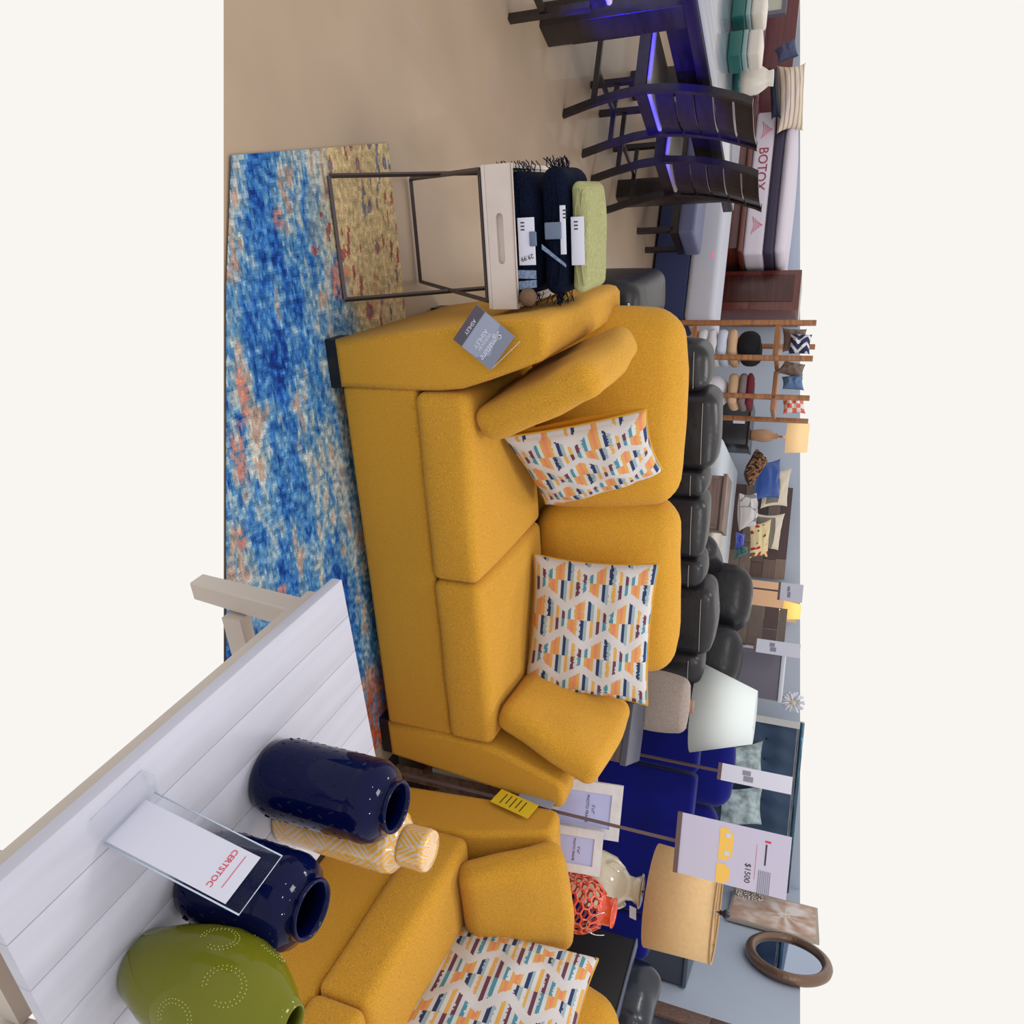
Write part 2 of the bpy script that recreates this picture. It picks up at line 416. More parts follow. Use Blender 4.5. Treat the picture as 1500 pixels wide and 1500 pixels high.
# tag: bottom edge q3-q0 (dark strip), top edge q2-q1
tg = thing('hang_tag', 'grey paper hang tag with white script lettering on the sofa arm', 'tag', q0)
xd = (q0 - q3); yd = (q2 - q3); Mt = frame(q3, xd, yd); w = xd.length; h = yd.length
Mt = Matrix.Translation(-q0) @ Mt
if (Mt.to_3x3() @ V((0, 0, 1))).y > 0: pass
sg = -1 if (Mt.to_3x3() @ V((0, 0, 1))).y > 0 else 1
MB().box(0, w, 0, h, -.001, .001, Mt).build('card', GRTAG, tg)
MB().box(0, w, 0, h * .22, .0012, .0016, Mt).build('strip', DKTAG, tg)['label'] = 'dark strip'
MB().add([(.0, h * .24, .0016), (w, h * .24, .0016), (w * .98, h * .60, .0016), (w * .72, h * .82, .0016), (0, h * .62, .0016)], [(0, 1, 2, 3, 4)], Mt).build('panel', LTTAG, tg)['label'] = 'lighter panel'
text('lettering', 'Signature', w * .21, Mt @ T(w * .52, h * .72, .002), PAPER, tg, shear=.4)
text('lettering', 'DESIGN BY', w * .10, Mt @ T(w * .56, h * .56, .002), PAPER, tg)
text('lettering', 'ASHLEY', w * .15, Mt @ T(w * .56, h * .46, .002), PAPER, tg)
text('lettering', 'ASHLEY', w * .12, Mt @ T(w * .5, h * .15, .002), PAPER, tg)
MB().tube([Mt @ V((w * .95, h * .95, 0)), Mt @ V((w * .95, h * 1.0, -.003)), onY(762, 500, 2.115) - q0], .0008, 5).build('string', PAPER, tg)
p0, p1, p2, p3 = onX(718, 1174, 2.07), onX(735, 1156, 2.07), onX(792, 1176, 2.07), onX(780, 1188, 2.07)
tg = thing('hang_tag', 'yellow care tag hanging in the gap between the two mustard sofas', 'tag', p0)
YT = mat('tag_yellow', (214, 184, 38), .5)
M2 = Matrix.Translation(-p0) @ frame(p1, p0 - p1, p2 - p1); w = (p0 - p1).length; h = (p2 - p1).length
MB().box(0, w, 0, h, -.001, .001, M2).build('card', YT, tg)
for k in range(5): MB().box(w * .15, w * (.85 - .1 * (k % 2)), h * (.2 + .13 * k), h * (.225 + .13 * k), .001, .0015, M2).build('printed_line', INK, tg)
p0, p1, p2 = onX(757, 1171, 2.085), onX(768, 1153, 2.085), onX(795, 1186, 2.085)
tg = MB(); M2 = frame(p1, p0 - p1, p2 - p1); tg.box(0, (p0 - p1).length, 0, (p2 - p1).length, -.001, .001, M2)
tag(tg.build('hang_tag', LTTAG), 'grey hang tag half behind the yellow one between the sofas', 'tag')

# ---------------------------------------------------------------- tray stand, tray and throws
ts = thing('tray_stand', 'thin dark metal cross-legged stand carrying the white tray', 'side table', (.08, 2.56, 0))
def W2L(p): return V(p) - V((.08, 2.56, 0))
for (ya, yb, xa) in ((2.285, 2.85, 0), (2.83, 2.285, .004)):
    g = [(-.125 + xa, ya, .016), (.262 - xa, ya, .016), (.275 - xa, yb, .545), (-.112 + xa, yb, .545)]
    g = [W2L(p) for p in g]
    f = MB()
    for k in range(4): f.bar(g[k], g[(k + 1) % 4], .0055)
    f.build('leg_frame', BLKM, ts)
TRW = mat('worn_white_paint', (200, 188, 182), .5, var=.05, vscale=9); EDGE = mat('worn_brown_edge', (150, 120, 105), .6)
tr = thing('serving_tray', 'white wooden tray with slot handles on the metal stand', 'tray', (.088, 2.56, .552))
x0, x1, y0, y1, hh = -.208, .208, -.285, .295, .098
MB().rbox(x0, x1, y0, y1, 0, .012, .002, 1, 1).build('tray_base', TRW, tr)
for yy in (y0, y1 - .014):
    m = MB(); cxr, czr, rw, rh = 0, .052, .075, .011
    ring = []
    for i in range(24):
        a = 2 * pi * i / 24; ring.append((cxr + (rw if math.cos(a) > 0 else -rw) * .8 + rh * 1.2 * math.cos(a), czr + rh * math.sin(a) * 1.1))
    outer = []
    for i in range(24):
        a = 2 * pi * i / 24; c, s_ = math.cos(a), math.sin(a); k = 1 / max(abs(c), abs(s_)); outer.append((x1 * c * k, .013 + (hh - .013) / 2 + (hh - .013) / 2 * s_ * k))
    vs = []; fs = []
    for y in (yy, yy + .014): vs += [(p[0], y, p[1]) for p in outer] + [(p[0], y, p[1]) for p in ring]
    for i in range(24):
        j = (i + 1) % 24
        fs += [(i, j, 24 + j, 24 + i), (48 + i, 72 + i, 72 + j, 48 + j), (24 + i, 24 + j, 72 + j, 72 + i), (i, 48 + i, 48 + j, j)]
    m.add(vs, fs); m.build('handle_side', TRW, tr)
MB().box(-.10, .10, y0 + .0145, y0 + .018, .03, .075).build('handle_recess', TRW, tr)
for xx in (x0, x1 - .012): MB().box(xx, xx + .012, y0 + .0185, y1 - .0145, .013, hh - .012).build('long_side', TRW, tr)
for (a, b) in (((x0, y0 - .001, hh), (x1, y0 - .001, hh)),): MB().tube([a, b], .0012, 5).build('worn_edge', EDGE, tr)

def throw(name, label, x0, x1, y0, y1, z0, z1, m, fringe=None, stripes=None, bandc=None, tagrect=None, seed=0, sag=.01, price=None, lumps=.006):
    t = thing(name, label, 'throw blanket', ((x0 + x1) / 2, (y0 + y1) / 2, z0))
    ox, oy = (x0 + x1) / 2, (y0 + y1) / 2
    mb = MB(); W = x1 - x0; D = y1 - y0; Z = z1 - z0
    def fn(q):
        n = noise.noise(V((q.x * 9 + seed, q.y * 9, q.z * 20))); k = q.z / Z
        return (q.x, q.y - lumps * n * 1.2, max(.0, q.z + n * lumps * k - sag * abs(q.x / W) ** 2 * k * 4))
    mb.rbox(-W / 2, W / 2, -D / 2, D / 2, 0, Z, Z * .48, 10, 4, fn=fn); mb.build('folded_cloth', m, t)
    # visible fold lines
    for k in range(2):
        zz = Z * (.36 + .3 * k); fl = MB()
        fl.tube([(-W / 2 + W * i / 14, -D / 2 - .001 + .004 * noise.noise(V((i * .7 + seed, k, 0))) + (.0 if 0 < i < 14 else .01), zz + .004 * math.sin(i + seed)) for i in range(1, 14)], .003, 5); fl.build('fold', m, t)
    if stripes:
        s_ = MB()
        for (xa, xb, xc, xd) in stripes:
            s_.add([(xa, -D / 2 - .0105, Z * .06), (xb, -D / 2 - .0105, Z * .06), (xd, -D / 2 - .0105, Z * .94), (xc, -D / 2 - .0105, Z * .94)], [(0, 1, 2, 3)])
        s_.build('stripe', mat('grey_blue_knit', (112, 130, 160), .95, var=.4, vscale=200), t)
    if fringe:
        fr = MB(); rn = random.Random(seed)
        for side in (-1, 1):
            for k in range(26):
                y = -D / 2 + D * .5 * rn.random(); zz = Z * (.2 + .6 * rn.random()); p = V((side * (W / 2 - .004), y, zz)); pts = [p]
                for q in range(4): p = p + V((side * (.004 + .006 * rn.random()), (rn.random() - .7) * .012, (rn.random() - .62) * .012)); pts.append(p)
                fr.tube(pts, .0016, 4)
        fr.build('fringe', m, t)['kind'] = 'stuff'
    if tagrect:
        xa, xb, za, zb = tagrect; yy = -D / 2 - .0125
        MB().rbox(xa, xb, yy - .001, yy + .001, za, zb, .001, 1, 1).build('paper_label', PAPER, t)
        for k in range(3): MB().box(xa + .012 + .01 * k, xa + .016 + .01 * k, yy - .0016, yy - .0011, za + .01, za + .022).build('printed_mark', INK, t)
        if price: text('handwritten_price', price, .019, frame((xb - .022, yy - .0018, (za + zb) / 2), (.25, 0, -1), (1, 0, .25)), INK, t)
    if bandc:
        xa, xb, za, zb = bandc; MB().rbox(xa, xb, -D / 2 - .018, -D / 2 - .011, za, zb, .003, 1, 1).build('band', mat('grey_band', (92, 106, 132), .4), t)
    return t
NVC = mat('navy_knit', (9, 16, 36), .95, bump=.8, bscale=160, var=.4, vscale=120, spec=.1)
GRC = mat('sage_knit', (150, 150, 108), .95, bump=1, bscale=90, var=.15, vscale=90, stretch=(1, 1, 3), spec=.1)
throw('folded_throw', 'navy and grey-blue fringed throw with a handwritten 29.99 label, lowest in the tray', -.100, .267, 2.305, 2.62, .567, .717, NVC, True, [(.095, .12, .10, .125), (.135, .165, .128, .15)], (-.012, .030, .125, .148), (-.052, .084, .088, .142), 1, price='29.99')
throw('folded_throw', 'dark navy fringed throw with a grey band, middle of the stack on the tray', -.105, .262, 2.315, 2.58, .720, .806, NVC, True, [(.03, .045, .09, .10)], (-.03, .018, .018, .07), (-.075, .062, .066, .084), 4)
throw('folded_throw', 'sage green knitted throw with a white label, topmost of the stack on the tray', -.060, .258, 2.335, 2.57, .809, .862, GRC, False, None, None, (-.062, .075, .004, .045), 7, lumps=.012)
m = MB(); m.lathe([(0, 0), (.016, .002), (.026, .012), (.028, .026), (.024, .040), (.012, .049), (0, .05)], 16)
o = m.build('round_tassel', mat('brown_yarn', (110, 84, 66), .9, bump=.8, bscale=100)); o.location = (.262, 2.29, .655)
tag(o, 'small brown yarn ball at the corner of the tray', 'ornament')

# ---------------------------------------------------------------- coffee table and what stands on it
CTW = mat('whitewashed_planks', (184, 185, 200), .5, var=.05, vscale=2, stretch=(14, 1, 1), spec=.3); CTL = mat('whitewashed_legs', (184, 174, 166), .55, var=.06, vscale=4)
ct = thing('coffee_table', 'whitewashed plank coffee table with splayed legs in front of the sofas', 'coffee table', (.862, 1.458, 0), .055)
tw, tl = .655, .98
top = MB()
for k in range(6):
    top.rbox(tw * k / 6 + .0006, tw * (k + 1) / 6 - .0006, -tl, 0, .420, .45, .0015, 1, 1)
top.build('tabletop', CTW, ct)
MB().box(.003, tw - .003, -tl + .003, -.003, .4192, .446).build('plank_joint', mat('joint_brown', (170, 140, 132), .7), ct)
for (xx0, xx1, yy0, yy1) in ((.03, tw - .03, -.05, -.03), (.03, tw - .03, -tl + .03, -tl + .05), (.03, .05, -tl + .05, -.05), (tw - .05, tw - .03, -tl + .05, -.05)):
    MB().box(xx0, xx1, yy0, yy1, .36, .419).build('apron', CTL, ct)
for (lx, ly) in ((.035, -.03), (tw - .035, -.03), (.035, -tl + .03), (tw - .035, -tl + .03)):
    sx = 1 if lx < tw / 2 else -1; sy = -1 if ly > -tl / 2 else 1
    m = MB(); w_ = .032
    a = [(lx - .0 , ly), ]
    def blk(cx, cy, z, w): return [(cx - w, cy - w, z), (cx + w, cy - w, z), (cx + w, cy + w, z), (cx - w, cy + w, z)]
    cx, cy = lx + sx * .045, ly + sy * .045
    m.add(blk(cx, cy, .418, w_) + blk(cx - sx * .02, cy - sy * .03, .0, w_ * .85), [(0, 1, 2, 3), (7, 6, 5, 4), (0, 4, 5, 1), (1, 5, 6, 2), (2, 6, 7, 3), (3, 7, 4, 0)])
    m.build('leg', CTL, ct, bevel=.004, bseg=1)
for yy in (-.085, -tl + .085): MB().box(.105, tw - .105, yy - .02, yy + .02, .12, .18).build('stretcher', CTL, ct)

def vase(loc, h, label, dimp, rad):
    t = thing('navy_vase', label, 'vase', loc)
    R_ = rad
    pr = [(0, 0), (R_ * .80, 0), (R_ * .88, .004), (R_ * .97, .03), (R_ * 1.0, .06), (R_, h * .60), (R_ * .99, h - .085), (R_ * .985, h - .080), (R_ * 1.0, h - .074), (R_ * .985, h - .055), (R_ * .88, h - .034), (R_ * .68, h - .024), (R_ * .58, h - .018), (R_ * .60, h - .010), (R_ * .63, h - .004), (R_ * .60, h), (R_ * .55, h - .001), (R_ * .51, h - .008), (R_ * .50, h - .03), (R_ * .8, h - .06), (R_ * .9, .06), (R_ * .7, .012), (0, .012)]
    MB().lathe(pr, 56).build('vase_body', NAVY, t)
    dm = MB(); rn = 0
    for k in range(dimp):
        z = h - .11 - k * .026
        if z < .03: break
        for i in range(20):
            a = 2 * pi * (i + .5 * (k % 2)) / 20; M = T(0, 0, z) @ Matrix.Rotation(a, 4, 'Z') @ T(R_ - .0014, 0, 0)
            dm.rbox(-.0022, .0022, -.0022, .0022, -.0065, .0065, .0021, 1, 1, M @ Matrix.Rotation(.5 * (-1) ** k, 4, 'X'))
    dm.build('raised_dimples', NAVY, t)
    return t
tb = onZ(397, 1134, .4505)
vase((tb.x, tb.y, .4505), .335, 'tall navy glazed dimpled vase on the coffee table', 12, .090)
sb = onZ(459, 1333, .725)
sv = vase((sb.x, sb.y, .4505), .275, 'shorter squat navy glazed vase behind the acrylic sign on the coffee table', 8, .093)
# ginger jar with painted trellis pattern
jb = onZ(634, 1248, .84)
def jarcol(a, z, R_):
    u = a / (2 * pi) * 4; v = z / .11
    p, q = (u + v) % 1, (u - v) % 1
    e = min(p, 1 - p, q, 1 - q)
    if e < .05: return (222, 166, 62)
    if e < .12: return (200, 188, 184)
    if e < .20: return (222, 166, 62)
    if e < .25: return (200, 188, 184)
    if e < .35: return (222, 166, 62)
    if e < .40: return (198, 184, 180)
    return (224, 160, 50)
def painted(mb, prof, n=120, M=None, sub=3):
    P = []
    for k in range(len(prof) - 1):
        L_ = math.hypot(prof[k + 1][0] - prof[k][0], prof[k + 1][1] - prof[k][1]); s_ = max(1, int(L_ / .0035))
        for i in range(s_): P.append(tuple(prof[k][q] + (prof[k + 1][q] - prof[k][q]) * i / s_ for q in (0, 1)))
    P.append(prof[-1]); vs = []; fs = []; cs = []
    for r, z in P: vs += [(r * math.cos(2 * pi * i / n), r * math.sin(2 * pi * i / n), z) for i in range(n)]
    arc = 0
    for k in range(len(P) - 1):
        arc += math.hypot(P[k + 1][0] - P[k][0], P[k + 1][1] - P[k][1])
        for i in range(n):
            j = (i + 1) % n; fs.append((k * n + i, k * n + j, (k + 1) * n + j, (k + 1) * n + i)); cs.append(lin(jarcol(2 * pi * i / n, arc, 1)))
    mb.add(vs, fs, M, True, cs)
gj = thing('ginger_jar', 'yellow and white trellis-painted lidded jar behind the tall navy vase', 'jar', (jb.x, jb.y, .4505))
JM = mat('painted_porcelain', attr=True, rough=.12, coat=.6)
m = MB(); painted(m, [(0, 0), (.062, 0), (.068, .01), (.069, .15), (.070, .285), (.066, .302), (.05, .316), (.040, .320), (.040, .330), (0, .330)]); m.build('jar_body', JM, gj)
m = MB(); painted(m, [(.0445, .322), (.0455, .326), (.046, .375), (.043, .384), (.02, .389), (0, .39)]); m.build('lid', JM, gj)
# green vase
GG = mat('olive_glaze', (104, 106, 22), .08, spec=.25); GD = mat('pale_green_dots', (176, 180, 90), .2)
gb = onZ(431, 1499, .80)
gv = thing('green_vase', 'olive green glazed vase with dotted swirls at the corner of the coffee table', 'vase', (gb.x, gb.y, .4505))
gp = [(0, 0), (.055, 0), (.062, .006), (.085, .07), (.10, .13), (.106, .18), (.10, .23), (.083, .275), (.058, .312), (.038, .336), (.029, .3495), (.026, .349), (.028, .335), (.05, .30), (.09, .22), (.09, .15), (.05, .02), (0, .02)]
MB().lathe(gp, 56).build('vase_body', GG, gv)
def grad(z):
    for k in range(10):
        if gp[k][1] <= z <= gp[k + 1][1] + 1e-9 and gp[k + 1][1] > gp[k][1]:
            u = (z - gp[k][1]) / (gp[k + 1][1] - gp[k][1]); return gp[k][0] + (gp[k + 1][0] - gp[k][0]) * u
    return .05
d = MB()
for c in range(9):
    ca = 2 * pi * c / 9; cz = .245 if c % 2 else .18
    for (rr, n_) in ((.03, 26), (.024, 20)):
        for i in range(n_):
            a = 2 * pi * i / n_ * .85; z = cz + rr * math.sin(a) * 1.2; r_ = grad(z); an = ca + rr * math.cos(a) / r_
            M = T(r_ * math.cos(an), r_ * math.sin(an), z); d.rbox(-.0012, .0012, -.0012, .0012, -.0012, .0012, .00119, 1, 1, M)
d.build('dotted_swirls', GD, gv)
# acrylic sign holder with card
ca, cb = onZ(413, 1254, .73), onZ(350, 1340, .73)
xd = (cb - ca).normalized(); nrm = V((0, 0, 1)).cross(xd); up = (V((0, 0, 1)) + nrm * .28).normalized()
if up.dot(V((0, -1, 0))) > 0: up = (V((0, 0, 1)) - nrm * .28).normalized()
o0 = ca - up * .28; sh = thing('sign_holder', 'clear acrylic holder with a printed card leaning before the squat navy vase', 'sign', (o0.x, o0.y, .4505))
Mh = Matrix.Translation(-V((o0.x, o0.y, .4505))) @ frame(o0, xd, up)
wh = (cb - ca).length
ACR = mat('clear_acrylic', (235, 240, 250), .03, trans=1, ior=1.2, alpha=.35)
MB().rbox(0, wh, 0, .28, -.0015, .0015, .001, 1, 1, Mh).build('acrylic_panel', ACR, sh)
MB().box(.02, wh - .004, .0, .25, .0017, .0022, Mh).build('card', PAPER, sh)
text('lettering', 'CERTSTOC', .015, Mh @ T(wh * .55, .205, .0026), REDINK, sh)
MB().box(.03, wh * .8, .226, .2272, .0024, .0028, Mh).build('printed_line', REDINK, sh)
e_ = MB(); e_.tube([Mh @ V(p) for p in ((0, 0, 0), (0, .28, 0), (wh, .28, 0), (wh, 0, 0))], .0016, 6); e_.build('polished_edge', mat('bright_acrylic_edge', (190, 205, 225), .1), sh)
MB().box(-.002, wh, -.03, 0, .0, .05, Mh @ T(0, .006, 0)).build('acrylic_foot', ACR, sh)

# ---------------------------------------------------------------- corner end table group (behind the gap of the sofas)
GREYW = wood('grey_oak', (150, 130, 112), .5); BRW = wood('brown_oak', (110, 76, 58), .5)
MARB = mat('white_marble', (206, 203, 208), .3, var=.06, vscale=5, stretch=(1, 8, 8), coat=.3)
et = thing('end_table', 'light wood end table with brown lower shelf in the corner between the sofas', 'side table', (2.46, 2.54, 0))
ET = .70
MB().rbox(-.32, .36, -.36, .36, ET - .03, ET, .004, 1, 1).build('tabletop', MARB, et)
for x, y in ((-.26, -.33), (.33, -.33), (-.29, .33), (.33, .33)): MB().box(x - .02, x + .02, y - .02, y + .02, 0, ET - .0305).build('leg', GREYW, et)
MB().rbox(-.29, .33, -.33, .33, .14, .165, .003, 1, 1).build('lower_shelf', BRW, et)
# slatted crate on the shelf
cr = thing('slatted_crate', 'white slatted crate on the lower shelf of the end table', 'crate', (2.35, 2.45, .1655))
WS = mat('white_slat', (236, 232, 226), .6)
for k in range(6): MB().box(-.17 + k * .06, -.135 + k * .06, -.20, -.188, .0, .26).build('slat', WS, cr)
MB().box(-.17, .165, -.187, .18, .0, .015).build('crate_floor', BRW, cr)
MB().box(-.17, .165, .17, .18, .016, .26).build('crate_back', BRW, cr)
cb_ = MB(); rn = random.Random(3)
for k in range(7):
    c0 = V((2.22, 2.2, 0)) + V((rn.uniform(-.02, .03), rn.uniform(-.0, .04), 0)); pts = []
    for i in range(12): a = i * .75 + k; pts.append(c0 + V((.018 * math.cos(a), .015 * math.sin(a), .62 - .018 * i - .01 * k)))
    cb_.tube(pts, .0035, 5)
tag(cb_.build('cable_bundle', BLACKP), 'tangled black cable bundle dangling between the two sofas', 'cable')

def picture_frame(quad, label, line1, D):
    TL_, TR_, BR_, BL_ = quad  # world corners in upright view
    t = thing('picture_frame', label, 'picture frame', BL_)
    xd = BR_ - BL_; yd = TL_ - BL_; w, h = xd.length, yd.length
    M = Matrix.Translation(-BL_) @ frame(BL_, xd, yd)
    zs = (M.to_3x3() @ V((0, 0, 1)))
    b_ = w * .19
    m = MB()
    for (x0, x1, y0, y1) in ((0, w, 0, b_), (0, w, h - b_, h), (0, b_, b_, h - b_), (w - b_, w, b_, h - b_)): m.box(x0, x1, y0, y1, -.014, 0, M)
    m.build('frame_moulding', MARB, t)
    MB().box(b_, w - b_, b_, h - b_, -.012, -.006, M).build('insert', mat('lilac_insert', (176, 180, 226), .25), t)
    text('lettering', line1, w * .075, M @ T(w * .5, h * .62, -.0055), INK, t)
    text('lettering', 'PHOTO FRAME', w * .075, M @ T(w * .5, h * .54, -.0055), INK, t)
    MB().box(w * .4, w * .6, .01, h * .7, -.03, -.0145, M).build('easel_back', BLACKP, t)
    return t
def fr_quad(pc, D0, lean, tbz):
    # bottom-left pixel, bottom-right pixel on the table top, height along leaning direction
    (bl, br, hgt) = pc
    BL_, BR_ = onZ(*bl, tbz), onZ(*br, tbz)
    return BL_, BR_
def build_frame(mid, wpx, w, h, dep, rz, label, l1):
    c = onZ(mid[0], mid[1], ET + .001); xd = V((math.cos(rz), math.sin(rz), 0)); n = V((-math.sin(rz), math.cos(rz), 0))
    up = (V((0, 0, 1)) + n * .22).normalized()
    BL_ = c - xd * w / 2; BR_ = c + xd * w / 2
    return picture_frame((BL_ + up * h, BR_ + up * h, BR_, BL_), label, l1, dep)
build_frame((802, 1176), 0, .212, .285, 0, -.42, 'larger white marble 5x7 photo frame on the end table, crossed by the sign pole', '5"x7"')
build_frame((792, 1237), 0, .17, .235, 0, -.42, 'smaller white marble 4x6 photo frame on the end table beside the orange lantern', '4"x6"')

# orange pierced lantern
lz = ET + .001
lc = at(845, 1322, 3.0); lc.z = lz
ln = thing('pierced_lantern', 'coral orange ceramic lantern with pierced honeycomb holes and wire handle', 'lantern', lc)
OR = mat('coral_glaze', (214, 76, 44), .15, coat=.7)
def lr(z):
    u = (z - .0) / .21; return .056 + .038 * max(0, 1 - abs(2 * u - 1) ** 3)
m = MB(); nA, nZ = 15, 8
for k in range(nZ):
    for i in range(nA):
        a0 = 2 * pi * (i + .5 * (k % 2)) / nA; zc = .02 + (k + .5) * .19 / nZ
        ring = []
        for j in range(6):
            an = 2 * pi * j / 6 + pi / 6; rr = lr(zc)
            ring.append((a0 + .6 * pi * 2 / nA * math.cos(an) * .95, zc + .0155 * math.sin(an)))
        pts = [(lr(z) * math.cos(a), lr(z) * math.sin(a), z) for a, z in ring]
        m.tube(pts, .0042, 5, closed=True)
m.build('pierced_body', OR, ln)
ln.scale = (1.12, 1.12, 1.12)
MB().lathe([(.0, 0), (.064, 0), (.068, .01), (.068, .024), (.062, .026), (.060, .012), (0, .012)], 32).build('base_ring', OR, ln)
MB().lathe([(.060, .205), (.052, .212), (.046, .220), (.046, .250), (.050, .254), (.046, .257), (.041, .253), (.041, .215), (.055, .2045)], 32).build('neck', OR, ln)
MB().tube([(.052 * math.cos(a), -.052 + -.03 * math.sin(a), .235 - .055 * math.sin(a)) for a in [pi * i / 12 for i in range(13)]], .0018, 6).build('wire_handle', STEEL, ln)

# cream vase lamp with beige drum shade
lc = at(1000, 1322, 3.2)
tlp = thing('table_lamp', 'cream ceramic vase lamp with beige drum shade beside the price sign', 'lamp', (lc.x, lc.y, lz))
CR = mat('cream_glaze', (218, 212, 190), .12, coat=.8)
zsh = onZ(948, 1311, .0)  # helper only for height
def zat(x, P):  # world z where vertical above P crosses photo column x
    lo, hi = 0, 3
    for _ in range(40):
        mm = (lo + hi) / 2; d = V((P.x, P.y, mm)) - CAM
        if 750 + F * d.dot(VV) / -d.dot(BB) < x: lo = mm
        else: hi = mm
    return lo
zb, zt = zat(955, lc) - lz, zat(1050, lc) - lz
hb = zb - .035
MB().lathe([(0, 0), (.055, 0), (.058, .01), (.085, .05), (.115, .11), (.122, hb * .42), (.108, hb * .6), (.075, hb * .72), (.05, hb * .80), (.048, hb * .88), (.064, hb * .96), (.072, hb - .012), (.066, hb - .008), (.0, hb - .01)], 40).build('lamp_base', CR, tlp)
for s in (-1, 1):
    MB().tube([(s * (.10 + .035 * math.sin(pi * i / 8)), 0, hb * (.50 + .25 * i / 8)) for i in range(9)], .009, 8).build('handle', CR, tlp)
MB().tube([(0, 0, hb - .009), (0, 0, zt + .01)], .005, 8).build('stem', STEEL, tlp)
MB().lathe([(.0, zt + .01), (.012, zt + .012), (.008, zt + .02), (.018, zt + .034), (.012, zt + .05), (0, zt + .056)], 20).build('finial', mat('black_glass', (14, 20, 40), .1), tlp)
BSH = mat('beige_linen_shade', (202, 170, 126), .95, spec=.1, var=.05, vscale=60)
rs = .203
m = MB(); m.lathe([(rs, zb), (rs * .955, zt), (rs * .95, zt), (rs * .995, zb), (rs, zb)], 56)
m.build('lamp_shade', BSH, tlp)
m = MB(); m.tube([(rs * .955 * math.cos(2 * pi * i / 48), rs * .955 * math.sin(2 * pi * i / 48), zt) for i in range(48)], .004, 6, closed=True)
for k in range(3): m.tube([(0, 0, zt - .005), (rs * .95 * math.cos(k * 2.094), rs * .95 * math.sin(k * 2.094), zt - .002)], .0025, 5)
m.build('shade_ring', mat('tan_trim', (170, 140, 100), .7), tlp)
MB().box(-.03, .035, -.003, 0, 0, .03, T(.03, -.085, hb * .88, rx=.2)).build('price_label', PAPER, tlp)

# ---------------------------------------------------------------- price sign between the sofas
pb = onX(650, 1153, 2.155)
PX, PY = 2.135, 2.135
ps = thing('price_sign', 'tall metal sign stand with the $1500 price card and two yellow sofa pictures', 'sign', (PX, PY, 0))
d_ = V((PX, PY, 0))
zs0 = zat(997, d_)
MB().rbox(-.015, .12, -.02, .11, 0, .01, .003, 1, 1).build('base_plate', BLKM, ps)
MB().bar((0, 0, .0105), (0, 0, zs0 - .01), .006).build('pole', mat('sign_pole_metal', (104, 84, 84), .4, metal=.4), ps)
q0 = at(998, 1184, 3.06) ; q1 = at(990, 1277, 3.06)
xd = V((math.cos(-.36), math.sin(-.36), 0))
ww = .214; hgt = .365
Ms = frame((-.135, 0.0, zs0), xd, (0, 0, 1))
MB().box(0, ww, -.012, .004, -.005, .007, Ms).build('bottom_rail', mat('sign_pole_metal'), ps)
MB().box(0, ww, .004, hgt, -.002, .002, Ms).build('price_card', mat('price_card_paper', (190, 186, 210), .35, coat=.2), ps)
def icon(x, y, w, h, n):
    YI = mat('printed_yellow', (236, 190, 90), .6); m = MB()
    m.prism([(x, y), (x + w, y), (x + w, y + h * .65), (x + w * .9, y + h * .7), (x + w * .86, y + h), (x + w * .14, y + h), (x + w * .1, y + h * .7), (x, y + h * .65)], -.0031, -.0022, Ms @ Matrix.Identity(4) @ Matrix(((1, 0, 0, 0), (0, 0, 1, 0), (0, -1, 0, 0), (0, 0, 0, 1))))
    m.build('printed_sofa', YI, ps)
icon(.018, .135, .112, .046, 2); icon(.143, .133, .068, .044, 1)
m = MB()
for x in (.034, .096): m.box(x, x + .016, .155, .171, .0034, .0038, Ms)
m.build('printed_pillow', PAPER, ps)
text('price', '$1500', .027, Ms @ T(.155, .235, .0026), INK, ps)
MB().box(.030, .037, .283, .302, .0024, .0030, Ms).build('red_mark', REDINK, ps)
MB().box(.043, .115, .286, .291, .0024, .0030, Ms).build('printed_line', INK, ps)
for k in range(7): MB().box(.135, .215, .270 + k * .006, .273 + k * .006, .0024, .0030, Ms).build('printed_line', mat('grey_ink', (130, 130, 150), .6), ps)
MB().box(.05, .17, .258, .259, .0024, .0030, Ms).build('printed_line', REDINK, ps)

# ---------------------------------------------------------------- charcoal recliner sofa, back to back with the mustard one
def segs(t, xs, y0, y1, zlo, tops, r=.055, part='headrest'):
    for (x0, x1), zt in zip(xs, tops):
        m = MB(); m.rbox(x0, x1, y0, y1, zlo, zt, min(r, (x1 - x0) * .25), 6, 3, crown=.02, fn=lambda q: (q.x, q.y, q.z + .01 * noise.noise(q * 5))); o = m.build(part, LEATH, t)
        s_ = MB(); s_.tube([(x0 + (x1 - x0) * i / 10, y0 - .004 - .01 * math.sin(pi * i / 10), zt - r * 1.05) for i in range(1, 10)], .0018, 4); s_.build('seam', THREAD, o)
def xAt(y, Y, x=1030): return onY(x, y, Y).x
ra = thing('recliner_sofa', 'charcoal leather reclining sofa back to back with the mustard sofa', 'sofa', (0, 3.4, 0))
YA = 3.62
edges = [506, 576, 690, 730, 822, 864, 962, 1008]
tp = [zat(v, onY(v, (edges[i] + edges[i + 1]) / 2, YA + .1)) for i, v in enumerate([1040, 1051, 1034, 1034, 1030, 1046, 1028])]
xs = [(xAt(edges[i], YA) + .004, xAt(edges[i + 1], YA) - .004) for i in range(7)]
segs(ra, [(a, b) for a, b in xs], .2, .46, .62, tp)
MB().rbox(xs[0][0] - .02, xs[-1][1], .12, .40, .08, .72, .05, 5).build('back_panel', mat('brown_reflection_back', (58, 42, 38), .3, coat=.2), ra)  # charcoal leather back, with the brownish reflection put into its colour
MB().rbox(xs[0][0], xs[-1][1] - .1, .41, .95, .12, .46, .06, 5).build('seat', LEATH, ra)
